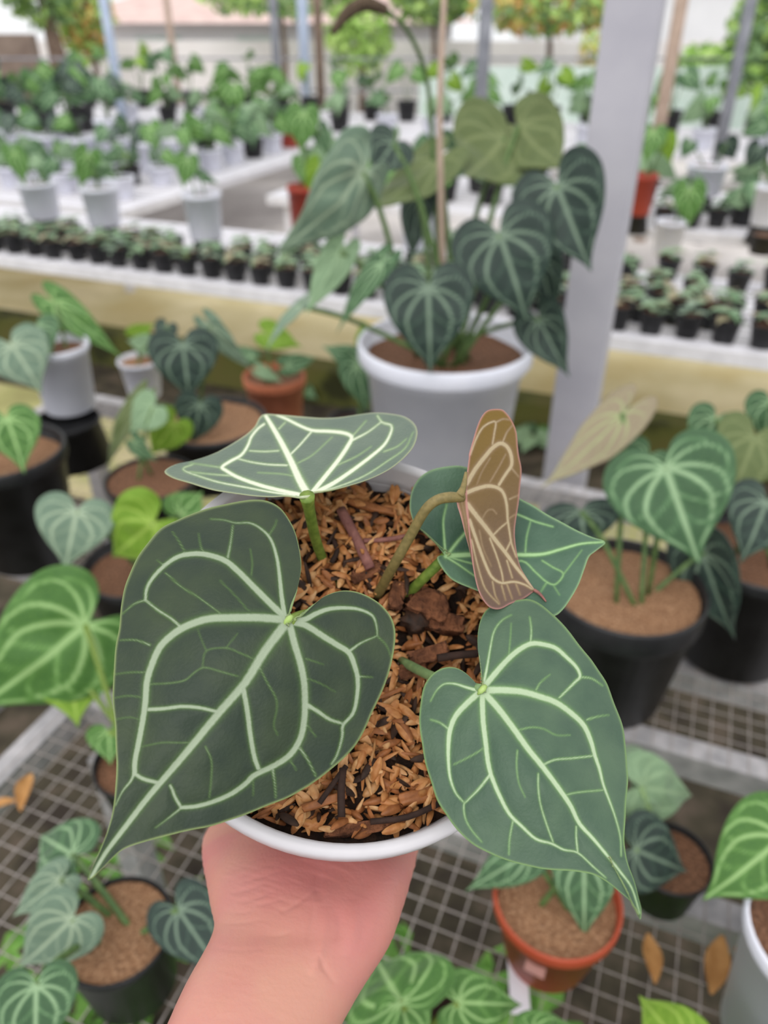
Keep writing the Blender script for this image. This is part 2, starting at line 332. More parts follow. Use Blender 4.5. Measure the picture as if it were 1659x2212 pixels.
def traced_leaf(outline, spine, ctrl, veins, nA=520, nR=84, thick=.0005, edge_px=3.2, sink=.00035, smooth_corner=5):
    """outline, veins in photo pixels; ctrl gives the leaf's own distance at a few of its points"""
    O = crom(outline, smooth_corner, closed=True)
    seg = np.hypot(*np.diff(np.r_[O, O[:1]], axis=0).T); L = np.r_[0, np.cumsum(seg)]
    t = np.linspace(0, L[-1], nA, endpoint=False); OO = np.r_[O, O[:1]]
    ring = np.c_[np.interp(t, L, OO[:, 0]), np.interp(t, L, OO[:, 1])]
    wob = np.array([noise.noise(Vector((x/55, y/55, 3.1))) for x, y in ring])
    spn = crom(spine, 6) if len(spine) > 1 else np.array([spine[0]]*2, float)
    sl_ = np.r_[0, np.cumsum(np.hypot(*np.diff(spn, axis=0).T))]; dv = spn[-1]-spn[0]; dl = (dv@dv)+1e-9
    tt = np.clip(((ring-spn[0])@dv)/dl, 0, 1)*.82*sl_[-1] if len(spine) > 1 else np.zeros(len(ring))
    cen = np.c_[np.interp(tt, sl_, spn[:, 0]), np.interp(tt, sl_, spn[:, 1])]; dirv = ring-cen; ring = ring+dirv/(np.hypot(*dirv.T)[:, None]+1e-6)*wob[:, None]*1.8
    s = np.linspace(0, 1, nR+1)[1:]
    P = (cen[None]+(ring-cen)[None]*s[:, None, None]).reshape(-1, 2); P = np.r_[cen, P]
    df = tps(ctrl); d = df(P)
    v, rl = vein_field(P, veins, 4, True)
    rimd = np.r_[np.full(nA, 1e9), ((1-s)[:, None]*np.hypot(*(ring-cen).T)[None]).reshape(-1)]
    rim = np.exp(-(rimd/edge_px)**2)*.9
    d = d+rl*sink*2.2+v*sink*.5 - .0008*np.array([noise.noise(Vector((x/70, y/70, 9.))) for x, y in P])
    fr = np.array([tuple(AX_F), tuple(AX_R), tuple(AX_U)])
    R3 = fr[0][None]+((P[:, 0]-829.5)/FPX)[:, None]*fr[1][None]+((1106-P[:, 1])/FPX)[:, None]*fr[2][None]
    X = np.array(CAM)[None]+R3*d[:, None]
    nn = nA
    F = []
    idx = np.arange(nn); nx = (idx+1) % nn
    tri = np.zeros((0, 3), int)
    quads = []
    for r in range(nR):
        b = r*nn; quads.append(np.c_[b+idx, b+nn+idx, b+nn+nx, b+nx])
    quads = np.concatenate(quads)
    # orientation: face the camera
    nrm = np.cross(X[quads[:, 2]]-X[quads[:, 0]], X[quads[:, 3]]-X[quads[:, 1]]).sum(0)
    if nrm@(np.array(CAM)-X[0]) < 0: quads = quads[:, ::-1]; tri = tri[:, ::-1]
    # underside shell
    nv = len(X)
    vn = np.zeros_like(X); fn = np.cross(X[quads[:, 1]]-X[quads[:, 0]], X[quads[:, 2]]-X[quads[:, 0]])
    for k in range(4): np.add.at(vn, quads[:, k], fn)
    vn[:nn] = vn[nn:2*nn]; vn /= np.linalg.norm(vn, axis=1)[:, None]+1e-20
    taper = np.clip(rimd/6, .35, 1)
    X2 = X-vn*thick*(taper+v*1.4)[:, None]
    b = nR*nn
    side = np.c_[b+idx, b+nx, nv+b+nx, nv+b+idx]
    e0 = X[side[5, 1]]-X[side[5, 0]]; e1 = X2[side[5, 3]-nv]-X[side[5, 0]]
    outw = X[b+5]-X[b-nn+5]
    if np.cross(e0, e1)@outw < 0: side = side[:, ::-1]
    faces4 = np.r_[quads, quads[:, ::-1]+nv, side]; faces3 = np.r_[tri, tri[:, ::-1]+nv]
    V = np.r_[X, X2]
    return V, faces4, faces3, np.r_[v, v], np.r_[rim, rim], len(quads)
def np_mesh(name, V, f4, f3, attrs, base, under_from=None):
    me = bpy.data.meshes.new(name); nv = len(V); n4, n3 = len(f4), len(f3)
    me.vertices.add(nv); me.vertices.foreach_set('co', (V-np.array(base)[None]).astype(np.float32).ravel())
    me.loops.add(n4*4+n3*3); me.loops.foreach_set('vertex_index', np.r_[f4.ravel(), f3.ravel()].astype(np.int32))
    me.polygons.add(n4+n3)
    st = np.r_[np.arange(n4)*4, n4*4+np.arange(n3)*3].astype(np.int32)
    me.polygons.foreach_set('loop_start', st)
    me.polygons.foreach_set('use_smooth', np.ones(n4+n3, bool))
    me.materials.append(None); me.materials.append(None)
    if under_from is not None:
        mi = np.zeros(n4+n3, np.int32); mi[under_from:2*under_from] = 1; mi[n4+n3//2:] = 1
        me.polygons.foreach_set('material_index', mi)
    me.update(calc_edges=True); me.validate()
    for k, a in attrs.items():
        at = me.attributes.new(k, 'FLOAT', 'POINT'); at.data.foreach_set('value', a.astype(np.float32))
    return me

# ------------------------------------------------------------------ the held plant
def zm(x0, y0, s): return lambda L: [(x0+x*s, y0+y*s) for x, y in L]
def zv(x0, y0, s):
    f = zm(x0, y0, s); return lambda L: [(f(p), w0*s, w1*s) for p, w0, w1 in L]
# pot frame: fitted to the rim ellipse in the photograph
ce, ca = math.radians(61), math.radians(5.6)
nc = (math.sin(ca), math.cos(ce)*math.cos(ca), -math.sin(ce)*math.cos(ca))
def cv(x, y, z): return AX_R*x+AX_U*y+AX_F*z
POT_N = cv(*nc).normalized()
POT_C = CAM+cv(-.0120, -.0453, .2950)
POT_X = (AX_R-POT_N*AX_R.dot(POT_N)).normalized(); POT_Y = POT_N.cross(POT_X)      # right, away from the viewer
PM = Matrix((POT_X, POT_Y, POT_N)).transposed().to_4x4(); PM.translation = POT_C
PR, PH = .080, .122
def PL(x, y, z): return PM @ Vector((x, y, z))
MED = -.016
def med(px, py, up=0.):
    r = ray(px, py); c = PL(0, 0, MED+up); t = (c-CAM).dot(POT_N)/r.dot(POT_N); return CAM+r*t
base_pt = PL(0, 0, -PH)
held = empty('potted_anthurium', base_pt)
tag(held, 'small heart-leaved plant with white veins in a white pot, held up by the hand', 'potted plant')
prof = [(.057, -PH), (.060, -PH+.003), (.0745, -.014), (.0752, -.013), (.0795, -.012), (.0805, -.010), (.0805, -.001), (.0795, .0005), (.0765, .0005), (.0755, -.001), (.0745, -.03), (.058, -PH+.006), (.0001, -PH+.006)]
link('pot', lathe_mesh('pot', prof, 96), M['white_plastic'], held, mw=PM)
# growing medium: dark bed, then husks
bmv = []; seg = 64; rings = 14
V = [(0, 0, 0)]; F = []
for i in range(1, rings+1):
    for k in range(seg):
        a = 2*math.pi*k/seg; r = .0738*i/rings
        x, y = r*math.cos(a), r*math.sin(a)
        z = .0035*noise.noise(Vector((x*60, y*60, 1)))+.002*noise.noise(Vector((x*200, y*200, 5)))
        # hollow at the right where the bark lies
        z -= .010*math.exp(-(((x-.035)/.022)**2+((y-.006)/.016)**2))
        z += .004*math.exp(-((y-.05)/.03)**2)
        V.append((x, y, z))
for k in range(seg): F.append((0, 1+k, 1+(k+1) % seg))
for i in range(rings-1):
    for k in range(seg):
        a = 1+i*seg+k; b = 1+i*seg+(k+1) % seg; F.append((a, a+seg, b+seg, b))
bed_v = np.array(V)
mo = link('growing_medium', mesh('growing_medium', V, F), M['soil_dark'], held, mw=PM @ Matrix.Translation((0, 0, MED-.004)))
def bed_z(x, y):
    return bed_v[np.argmin((bed_v[:, 0]-x)**2+(bed_v[:, 1]-y)**2), 2]+MED-.004

# --- leaf outlines and veins read from the photograph (zoomed pixel frames)
zA, vA = zm(180, 1060, .42194), zv(180, 1060, .42194)
outA = zA([(1052,645),(1075,652),(1115,645),(1160,605),(1220,550),(1280,522),(1340,512),(1410,520),(1470,545),(1530,590),(1575,645),(1595,710),(1595,790),(1580,880),(1550,980),(1500,1090),(1440,1220),(1390,1310),(1300,1400),(1200,1480),(1080,1555),(950,1610),(850,1650),(700,1705),(560,1735),(440,1765),(320,1795),(215,1830),(160,1870),(90,1940),(30,1990),(22,1992),(28,1975),(50,1920),(90,1830),(125,1740),(150,1640),(165,1500),(168,1350),(160,1200),(150,1050),(155,900),(165,790),(185,680),(195,580),(215,480),(255,380),(310,290),(390,200),(480,150),(590,105),(720,70),(850,48),(940,55),(1010,90),(1060,160),(1090,230),(1110,320),(1115,400),(1095,500),(1065,575),(1052,620)])
veinA = vA([([(1045,670),(930,820),(830,980),(700,1130),(560,1300),(450,1430),(330,1570),(200,1740),(110,1860),(40,1980)],24,10),
([(1040,660),(900,650),(780,650),(650,655),(560,680),(480,720),(400,790),(355,880),(325,980),(318,1080),(305,1170),(285,1280),(265,1380),(262,1450)],21,13),
([(262,1445),(240,1490),(200,1540),(165,1610)],10,5),([(265,1450),(300,1472),(340,1485),(385,1495)],11,11),
([(1035,650),(960,580),(870,490),(790,410),(720,355),(620,325),(540,325),(480,340),(420,380),(360,440),(325,500),(318,560)],17,9),
([(318,560),(260,580),(200,630)],7,4),([(318,560),(380,610),(450,655),(490,690)],8,9),
([(1030,640),(1015,540),(1005,440),(990,340),(960,250),(910,195),(850,165),(780,165),(720,150),(650,145)],13,4),
([(740,340),(755,260),(765,180)],8,6),([(615,320),(600,280),(590,220)],6,3),([(520,315),(490,260),(455,210)],5,3),([(420,390),(380,355)],5,3),([(955,220),(980,180),(990,150)],5,3),
([(420,420),(500,490),(580,540),(650,590),(700,630)],5,5),([(860,430),(865,370),(855,300)],4,3),([(700,460),(780,540),(850,620)],3,3),
([(1055,680),(1080,780),(1110,880),(1130,980),(1135,1080),(1130,1180),(1110,1270),(1060,1350),(990,1400),(930,1430),(870,1460),(830,1500),(760,1550),(670,1590),(580,1615),(500,1622)],18,11),
([(500,1625),(430,1680),(370,1725)],8,4),([(500,1620),(470,1570),(455,1530),(445,1510)],10,9),
([(1060,670),(1140,690),(1220,740),(1300,790),(1360,830),(1390,900),(1405,970),(1400,1060),(1380,1140),(1330,1200),(1325,1260),(1300,1350),(1270,1400)],17,7),
([(1135,1090),(1200,1130),(1260,1170),(1320,1190)],12,9),([(1365,820),(1420,780),(1500,745)],9,6),
([(1065,655),(1130,660),(1190,630),(1260,605),(1350,600),(1420,610),(1480,640),(1500,690),(1505,740)],15,6),([(1505,745),(1550,790),(1575,850)],5,3),
([(820,1020),(840,1130),(855,1250),(875,1360),(895,1420)],13,12),
([(905,910),(940,980),(985,1060),(990,1120),(975,1200),(995,1250)],5,3),([(625,1310),(655,1380),(655,1470),(645,1570)],5,4),
([(1110,1320),(1150,1380),(1190,1460)],8,6),([(970,1430),(980,1500),(985,1570)],8,5),([(870,1480),(870,1560)],4,3),([(1060,1380),(1090,1430)],5,3),
([(680,1130),(590,1110),(500,1105),(420,1115),(335,1120)],10,11),([(790,950),(700,925),(620,905),(570,930),(520,970),(440,985),(340,990)],4,4),
([(870,860),(800,830),(730,805),(630,820),(610,900)],4,3),([(730,805),(790,730)],3,2),([(630,820),(600,750),(580,690)],3,2),([(560,1290),(480,1290),(400,1290),(300,1310)],4,3),
([(340,790),(270,765),(190,765)],7,4),([(325,930),(240,930),(160,940)],5,3),([(318,1060),(230,1050),(165,1060)],4,3),([(310,1180),(240,1160),(170,1170)],3,3),
([(1410,950),(1480,955)],7,3),([(1145,960),(1220,990),(1290,1030)],4,2),([(1140,860),(1230,890)],4,2),([(1140,1190),(1190,1260)],4,3)])
ctA = [(622,1340,.250),(195,1895,.216),(250,1450,.243),(480,1085,.283),(640,1180,.272),(300,1230,.262),(850,1360,.262),(800,1560,.254),(600,1740,.240),(410,1600,.232),(500,1450,.239),(740,1290,.262),(450,1220,.259)]
zB, vB = zm(880, 1260, .33462), zv(880, 1260, .33462)
outB = zB([(472,668),(488,645),(480,580),(465,500),(455,420),(455,330),(470,250),(500,185),(550,140),(620,120),(700,108),(780,100),(850,125),(930,190),(1010,270),(1090,370),(1170,470),(1230,560),(1290,650),(1340,780),(1385,900),(1405,1000),(1415,1120),(1425,1250),(1420,1350),(1410,1450),(1405,1560),(1400,1660),(1410,1760),(1430,1830),(1465,1920),(1490,2020),(1510,2100),(1508,2160),(1500,2168),(1492,2140),(1470,2095),(1440,2050),(1370,1990),(1290,1930),(1200,1880),(1080,1860),(950,1850),(820,1835),(680,1800),(560,1755),(450,1700),(370,1640),(300,1570),(240,1480),(190,1390),(155,1290),(125,1190),(100,1080),(80,950),(75,850),(90,740),(115,650),(170,580),(240,545),(310,545),(370,575),(420,620),(455,660)])
veinB = vB([([(480,690),(580,800),(680,930),(780,1070),(870,1180),(960,1300),(1050,1430),(1110,1550),(1200,1650),(1300,1770),(1380,1870),(1450,1970),(1500,2130)],21,7),
([(500,690),(620,690),(740,700),(850,730),(960,770),(1060,840),(1140,920),(1185,1020),(1210,1110),(1240,1200),(1265,1300),(1310,1420),(1345,1520),(1375,1640),(1380,1760)],23,5),
([(495,670),(560,590),(640,500),(720,430),(800,390),(880,395),(960,420),(1030,480),(1090,540),(1115,600),(1080,640),(1020,700),(980,740)],19,8),
([(1115,605),(1190,615),(1260,660)],8,4),([(795,390),(800,300),(790,220)],8,5),([(490,660),(515,540),(535,420),(560,310),(610,240),(670,205)],11,4),([(655,460),(665,350),(670,260)],4,3),([(830,690),(860,640),(920,590)],6,3),
([(485,710),(485,800),(490,900),(505,1020),(520,1150),(545,1250),(600,1380),(660,1490),(740,1570),(830,1650),(930,1680),(1010,1720),(1100,1740),(1200,1830),(1280,1900)],18,6),
([(940,1670),(900,1560),(860,1430),(845,1320),(845,1230)],7,7),([(1100,1740),(1090,1640),(1090,1570)],8,7),([(680,1540),(660,1650),(655,1750)],7,5),
([(530,1240),(460,1330),(390,1400),(365,1430),(375,1520),(420,1600),(480,1670)],10,4),
([(470,700),(380,780),(310,860),(275,950),(265,1050),(265,1140),(275,1250),(310,1350),(360,1410)],20,7),([(265,940),(210,900),(150,880)],8,5),([(500,1060),(420,1110),(300,1170)],5,4),
([(465,695),(390,675),(310,650),(240,650),(190,690),(150,760)],12,4),([(710,950),(800,930),(880,940),(960,980),(1050,980)],5,3),([(860,1180),(950,1140),(1060,1130),(1190,1115)],8,8),([(1010,1370),(1100,1350),(1260,1335)],6,6),
([(710,1080),(705,1180),(720,1290),(760,1380)],5,3),([(1160,880),(1230,860),(1300,850)],7,3)])
ctB = [(1042,1490,.262),(1383,1982,.222),(1130,1300,.288),(1350,1600,.262),(950,1700,.249),(910,1540,.262),(1240,1400,.275),(1180,1880,.236),(1360,1800,.240),(1190,1680,.241),(1100,1580,.251)]
zC, vC = zm(340, 860, .3496), zv(340, 860, .3496)
outC = zC([(935,608),(980,578),(1080,565),(1200,535),(1320,495),(1430,440),(1520,370),(1580,300),(1605,220),(1590,160),(1530,115),(1440,95),(1340,90),(1230,103),(1120,118),(1000,122),(880,112),(760,103),(690,95),(650,100),(625,125),(600,175),(540,230),(430,300),(330,350),(220,385),(110,410),(45,452),(90,490),(180,520),(300,555),(420,580),(560,600),(700,608),(800,605),(880,618)])
veinC = vC([([(932,600),(880,510),(830,400),(780,300),(730,210),(670,110)],24,12),
([(950,590),(1040,480),(1120,380),(1180,290),(1200,240),(1150,215),(1060,205),(960,200),(880,170),(800,130),(740,105)],14,10),([(820,350),(880,290),(950,210)],8,8),
([(960,590),(1080,530),(1200,450),(1320,360),(1400,290),(1440,220),(1445,170),(1390,150),(1360,110)],14,7),([(1215,255),(1300,210),(1380,150)],9,6),
([(980,580),(1120,545),(1280,480),(1420,390),(1530,310),(1580,210)],7,3),
([(900,600),(780,575),(640,540),(500,490),(420,445),(400,425),(450,390),(520,350),(560,290),(580,240),(620,190),(660,160)],13,9),
([(850,600),(700,580),(540,550),(380,520),(250,480),(170,450),(165,430),(220,410)],9,5),([(400,430),(300,415),(200,400)],5,3),([(460,480),(330,470),(200,455)],6,4),
([(800,415),(680,410),(580,395),(500,375)],8,7),([(750,325),(660,330),(570,325)],7,6),([(750,190),(790,150)],6,5),([(1400,330),(1480,300),(1540,250)],5,3),([(870,400),(960,350),(1080,240)],4,3),([(1120,410),(1230,360),(1320,300)],5,3),([(1210,230),(1290,140)],5,3),([(870,490),(780,470),(620,460)],4,3)])
ctC = [(662,1075,.284),(575,897,.355),(357,1018,.312),(902,940,.312),(500,1068,.292),(830,1030,.292),(480,965,.332),(750,895,.352),(860,900,.338),(620,985,.316),(720,980,.316)]
zD, vD = zm(860, 860, .2833), zv(860, 860, .2833)
outD = zD([(352,1196),(320,1150),(270,1090),(200,1020),(130,960),(95,870),(90,780),(110,690),(160,610),(230,560),(310,530),(400,515),(480,517),(560,545),(700,620),(820,690),(930,765),(1050,830),(1200,920),(1350,1000),(1480,1060),(1560,1085),(1578,1105),(1555,1128),(1500,1170),(1455,1210),(1420,1300),(1370,1430),(1310,1540),(1250,1620),(1190,1662),(1100,1655),(1000,1620),(880,1570),(740,1520),(600,1470),(480,1420),(400,1370),(330,1290),(297,1225),(310,1203)])
veinD = vD([([(365,1205),(520,1195),(700,1190),(920,1195),(1100,1190),(1250,1150),(1400,1110),(1560,1098)],17,9),
([(360,1190),(350,1050),(345,930),(370,810)],11,6),([(380,1190),(440,1110),(500,1040),(620,900),(720,850),(800,850),(920,890),(1040,940),(1180,980)],12,6),
([(380,1220),(460,1270),(560,1340),(700,1430),(900,1510)],10,6),([(400,1215),(560,1260),(760,1290),(940,1240),(1050,1330),(1130,1400),(1200,1420),(1260,1340),(1180,1290),(1100,1240)],8,6),
([(1130,1410),(1080,1490)],6,3),([(970,1180),(980,1060),(1010,940)],6,4),([(1260,1345),(1340,1240),(1400,1160)],5,3),([(1180,1420),(1230,1500)],4,3)])
ctD = [(965,1195,.302),(1303,1170,.300),(1005,1008,.312),(890,1090,.310),(940,1010,.311),(1200,1325,.288),(1060,1290,.290),(1120,1180,.306),(1180,1080,.310),(950,1215,.297)]
outE = zD([(520,735),(518,680),(530,560),(545,440),(570,330),(600,220),(630,150),(670,100),(720,82),(790,85),(830,120),(870,180),(900,260),(910,360),(920,440),(940,540),(935,650),(925,760),(900,900),(890,1000),(895,1100),(910,1200),(935,1290),(980,1370),(1035,1450),(1050,1470),(1025,1485),(960,1530),(860,1570),(790,1605),(740,1610),(690,1590),(640,1530),(605,1450),(580,1330),(560,1200),(545,1050),(530,900),(520,800)])
veinE = vD([([(525,720),(600,690),(690,670),(770,690),(810,740),(830,830),(835,920),(850,1020),(865,1110),(900,1210)],12,6),
([(525,650),(590,540),(660,450),(720,380),(780,345),(830,370),(860,430),(865,510),(820,580),(770,660)],13,9),
([(550,430),(600,300),(650,220),(720,180),(745,190),(735,260),(720,350)],7,6),([(745,185),(800,160),(850,165)],5,3),([(800,330),(830,260),(870,210)],5,3),
([(530,810),(600,900),(680,1000),(740,1080),(820,1180),(900,1290),(1000,1410),(1040,1455)],14,8),
([(720,1050),(780,990),(835,945)],7,6),([(820,1170),(850,1110),(862,1080)],7,6),([(870,540),(920,600)],5,3),([(850,770),(920,740)],5,3),([(840,920),(890,890)],4,3),
([(545,930),(590,1060),(640,1200),(680,1300),(720,1370),(790,1410),(880,1400),(960,1420),(1030,1460)],10,7),
([(700,1070),(750,1200),(790,1330),(800,1400)],7,6),([(830,1240),(870,1370)],6,5),([(620,1010),(650,1150),(710,1280)],3,2),
([(560,1080),(600,1250),(650,1420),(700,1500),(770,1570)],6,4),([(720,1400),(740,1500),(770,1560)],5,3),([(790,1430),(820,1540)],5,3),([(830,1420),(870,1530)],5,3),([(900,1420),(930,1500)],4,3),([(820,430),(760,540),(700,640)],3,3),([(700,460),(640,560),(600,660)],3,2),
([(640,920),(680,860),(720,850),(750,880)],3,3)])
ctE = [(1005,1075,.286),(1060,884,.300),(1120,960,.304),(1124,1060,.302),(1112,1160,.299),(1150,1270,.293),(1070,1315,.283),(1025,1240,.280),(1012,1000,.288),(1060,1100,.292),(1060,980,.296)]
outF = zD([(520,735),(508,722),(492,728),(470,742),(448,775),(455,830),(472,890),(492,960),(512,1040),(530,1110),(552,1200),(580,1330),(592,1380),(582,1300),(566,1180),(552,1050),(538,920),(528,820)])
ctF = [(990,1072,.284),(1005,1200,.286),(1010,1075,.2865),(1025,1240,.2815),(1015,1150,.284)]
def held_leaf(outl, cen, ct, vv, top, under, unit=.42, **kw):
    global VEIN_UNIT, VEIN_MIN
    VEIN_UNIT = unit; VEIN_MIN = 2.6
    Vv, f4, f3, v, rim, nq = traced_leaf(outl, cen, ct, vv, **kw)
    base = tuple(Vv[0])
    me = np_mesh('leaf_blade', Vv, f4, f3, {'vein': v, 'rim': rim}, base, nq)
    o = link('leaf_blade', me, None, held, mw=Matrix.Translation(base)); leaf_pair(o, top, under); return o
bA = held_leaf(outA, zA([(1040,690),(830,980),(560,1300),(330,1570),(110,1860)]), ctA, veinA, 'velvet', 'underside', nA=640, nR=100); bA['label'] = 'largest dark leaf, at the left front'
bB = held_leaf(outB, zB([(490,710),(680,930),(870,1180),(1050,1430),(1200,1650),(1380,1870),(1470,2010)]), ctB, veinB, 'velvet_pale', 'underside', nA=560, nR=84, unit=.36); bB['label'] = 'right front leaf hanging over the rim'
bC = held_leaf(outC, zC([(920,560),(830,400),(740,230)]), ctC, veinC, 'velvet_flat', 'underside', nA=520, nR=60, sink=.0002, unit=.36); bC['label'] = 'flat-lying rear leaf with near white veins'
bD = held_leaf(outD, zD([(390,1200),(700,1190),(1100,1190),(1400,1110)]), ctD, veinD, 'velvet_back', 'underside', nA=380, nR=60, unit=.33); bD['label'] = 'green leaf behind the bronze one'
veinE = [(p, a*1.3, b*1.3) for p, a, b in veinE]
bE = held_leaf(outE, zD([(720,250),(720,700),(720,1100),(800,1500)]), ctE, veinE, 'bronze', 'bronze', nA=340, nR=50, unit=.29, edge_px=2.6, sink=-.0001); bE['label'] = 'young bronze leaf with pink edge'
bF = held_leaf(outF, zD([(495,790),(510,940),(545,1120),(575,1290)]), ctF, vD([([(480,760),(500,860),(530,1000),(560,1150)],3,3)]), 'bronze', 'bronze', nA=120, nR=12, edge_px=3.5, sink=0)
tube('leaf_tail', [CS(*zD([p])[0], d) for p, d in (((1035,1462),.2925),((1075,1488),.292),((1105,1522),.291),((1128,1552),.290))], [.0007,.0006,.0005,.0003], M['twig_red'], bE, 6)
def petiole(pts, r, mat, leaf):
    return tube('petiole', pts, r, M[mat], leaf, 10)
petiole([CS(663,1072,.2855), CS(668,1100,.292), CS(682,1165,.309), CS(702,1220,.325), med(727,1268,-.004)], [.0030,.0022,.0021,.0021,.0022], 'petiole_green', bC)
petiole([CS(1000,1076,.2865), CS(975,1074,.2845), CS(945,1080,.284), CS(918,1103,.286), CS(885,1160,.293), CS(850,1222,.301), med(812,1292,-.004)], [.0017,.0021,.0020,.0020,.0020,.0021,.0022], 'petiole_olive', bE)
tube('vein_fork', [CS(992,1072,.2852), CS(1001,1052,.2865), CS(1007,1020,.288)], [.0019,.0012,.0006], M['petiole_olive'], bE, 8)
petiole([CS(966,1196,.3035), CS(945,1220,.306), CS(912,1252,.312), med(878,1287,-.004)], [.0018,.0021,.0021,.0022], 'petiole_green', bD)
petiole([CS(1040,1488,.2635), CS(1000,1480,.272), CS(935,1462,.286), med(868,1428,-.004)], [.0016,.0019,.0019,.0019], 'petiole_pale', bB)
petiole([CS(624,1342,.2512), CS(660,1330,.262), CS(730,1320,.285), med(800,1318,-.004)], [.0020,.0022,.0022,.0022], 'petiole_green', bA)
# the little knob where the petiole meets the blade
for (x, y, d), b in (((622, 1340, .2505), bA), ((1041, 1490, .2622), bB)):
    V, F = tube_data([CS(x-9, y+10, d+.0002), CS(x-3, y+3, d-.0004), CS(x+3, y-3, d-.0004), CS(x+8, y-8, d+.0004)], [.0003, .0010, .0011, .0008], 10)
    link('petiole_joint', mesh('petiole_joint', V, F), M['petiole_bright'], b)

# husks
def husk_mesh(L, w, h, bend):
    V, F = [], []; n = 7; m = 5
    for side in (0, 1):
        for i in range(n):
            t = i/(n-1); ww = w*(math.sin(math.pi*min(max(t*.94+.03, 0), 1))**.6); zc = bend*math.sin(math.pi*t)
            for j in range(m):
                s = -1+2*j/(m-1); V.append((L*(t-.5), ww*s, zc+h*(1-s*s)*math.sin(math.pi*t)**.5-side*.00025))
    for i in range(n-1):
        for j in range(m-1):
            a = i*m+j; F.append((a, a+m, a+m+1, a+1)); b = a+n*m; F.append((b, b+1, b+m+1, b+m))
    return V, F
HV = [husk_mesh(L, w, h, b) for L, w, h, b in ((.0095, .0016, .0011, .0004), (.0085, .0015, .0013, .0002), (.0105, .0014, .0009, .0008), (.0075, .0018, .0012, 0), (.0088, .0013, -.0009, .0003), (.012, .0009, .0006, .0004))]
HM = [mesh('husk', *hv) for hv in HV]
polys = [np.array(p) for p in (outA, outB, outC, outD, outE)]
def inpoly(x, y, P):
    c = False; j = len(P)-1
    for i in range(len(P)):
        if (P[i][1] > y) != (P[j][1] > y) and x < (P[j][0]-P[i][0])*(y-P[i][1])/(P[j][1]-P[i][1])+P[i][0]: c = not c
        j = i
    return c
def to_px(p):
    q = p-CAM; d = q.dot(AX_F); return 829.5+FPX*q.dot(AX_R)/d, 1106-FPX*q.dot(AX_U)/d
cand = []
for i in range(2300):
    r = .0715*math.sqrt(random.random()); a = random.uniform(0, 2*math.pi); x, y = r*math.cos(a), r*math.sin(a)
    layer = random.random(); dk = math.exp(-(((x-.035)/.024)**2+((y-.006)/.018)**2))
    if random.random() < dk*.75: continue
    z = bed_z(x, y)+.0005+.006*layer
    R_ = Matrix.Rotation(random.uniform(0, 6.28), 4, 'Z') @ Matrix.Rotation(random.gauss(0, .45), 4, 'Y') @ Matrix.Rotation(random.gauss(0, .6), 4, 'X')
    S_ = Matrix.Scale(random.uniform(.75, 1.2), 4)
    mm = Matrix.Translation((x, y, z)) @ R_ @ S_
    px, py = to_px(PM @ Vector((x, y, z))); vis = not any(inpoly(px, py, P) for P in polys)
    kind = random.choices(range(4), (.42, .25, .21, .12))[0]
    cand.append((layer + (1 if vis else 0), mm, random.randrange(6), kind))
cand.sort(key=lambda c: -c[0])
HK = ['husk_a', 'husk_b', 'husk_c', 'husk_d']
for sc_, mm, k, kind in cand[:300]:
    link('husk', HM[k], M[HK[kind]], mo, mw=PM @ mm)
for kk in range(4):
    V, F = [], []
    for sc_, mm, k, kind in cand[300:]:
        if kind != kk: continue
        o0 = len(V); V += [mm @ Vector(v) for v in HV[k][0]]; F += [tuple(i+o0 for i in f) for f in HV[k][1]]
    o = link('husk_layer', mesh('husk_layer', V, F), M[HK[kk]], mo, mw=PM); o['kind'] = 'stuff'
# bark chips and twigs
def chip(px, py, L, w, h, ang, mat, up=.003, tilt=0, name='bark_chip'):
    bm = bmesh.new(); bmesh.ops.create_cube(bm, size=1); bmesh.ops.subdivide_edges(bm, edges=bm.edges[:], cuts=3, use_grid_fill=True)
    sd = random.random()*50
    for v in bm.verts:
        v.co = Vector((v.co.x*L, v.co.y*w*(1-.35*abs(v.co.x)), v.co.z*h))+Vector((noise.noise(v.co*3+Vector((sd, 0, 0))), noise.noise(v.co*3+Vector((0, sd, 0))), noise.noise(v.co*3+Vector((0, 0, sd)))))*min(w, L)*.28
    me = bpy.data.meshes.new(name); bm.to_mesh(me); bm.free(); me.polygons.foreach_set('use_smooth', [True]*len(me.polygons))
    p = PM.inverted() @ med(px, py)
    return link(name, me, M[mat], mo, mw=PM @ Matrix.Translation((p.x, p.y, MED+up)) @ Matrix.Rotation(math.radians(ang), 4, 'Z') @ Matrix.Rotation(math.radians(tilt), 4, 'Y'))
chip(790, 1245, .013, .006, .003, 30, 'bark_chip', .004); chip(855, 1295, .012, .006, .003, 80, 'bark_chip', .004, 10)
chip(925, 1310, .016, .011, .006, -20, 'bark_chip', .0, 10); chip(960, 1340, .016, .008, .006, -10, 'bark_chip', -.003, -8); chip(900, 1335, .010, .010, .006, 50, 'husk_d', -.003)
chip(925, 1415, .016, .006, .004, 20, 'bark_chip', .001); chip(890, 1450, .012, .006, .003, 10, 'bark_chip', .0)
chip(905, 1722, .015, .005, .003, 12, 'husk_c', .002); chip(800, 1110, .022, .003, .002, -15, 'husk_c', .006); chip(700, 1735, .016, .003, .002, 18, 'husk_c', .004); chip(780, 1790, .026, .004, .0025, 6, 'bark_chip', .001)
def twig(pts, r, mat, label, cat='twig'):
    P = [med(x, y, u) for x, y, u in pts]
    V, F = tube_data(crom([tuple(p-P[0]) for p in P], 3), r, 9); o = link('twig', mesh('twig', V, F), M[mat], None, mw=Matrix.Translation(P[0])); return tag(o, label, cat)
twig([(736,1100,.0075), (770,1165,.0078), (800,1228,.007)], .0022, 'twig_red', 'thick reddish twig lying on the husks behind the leaf stalks')
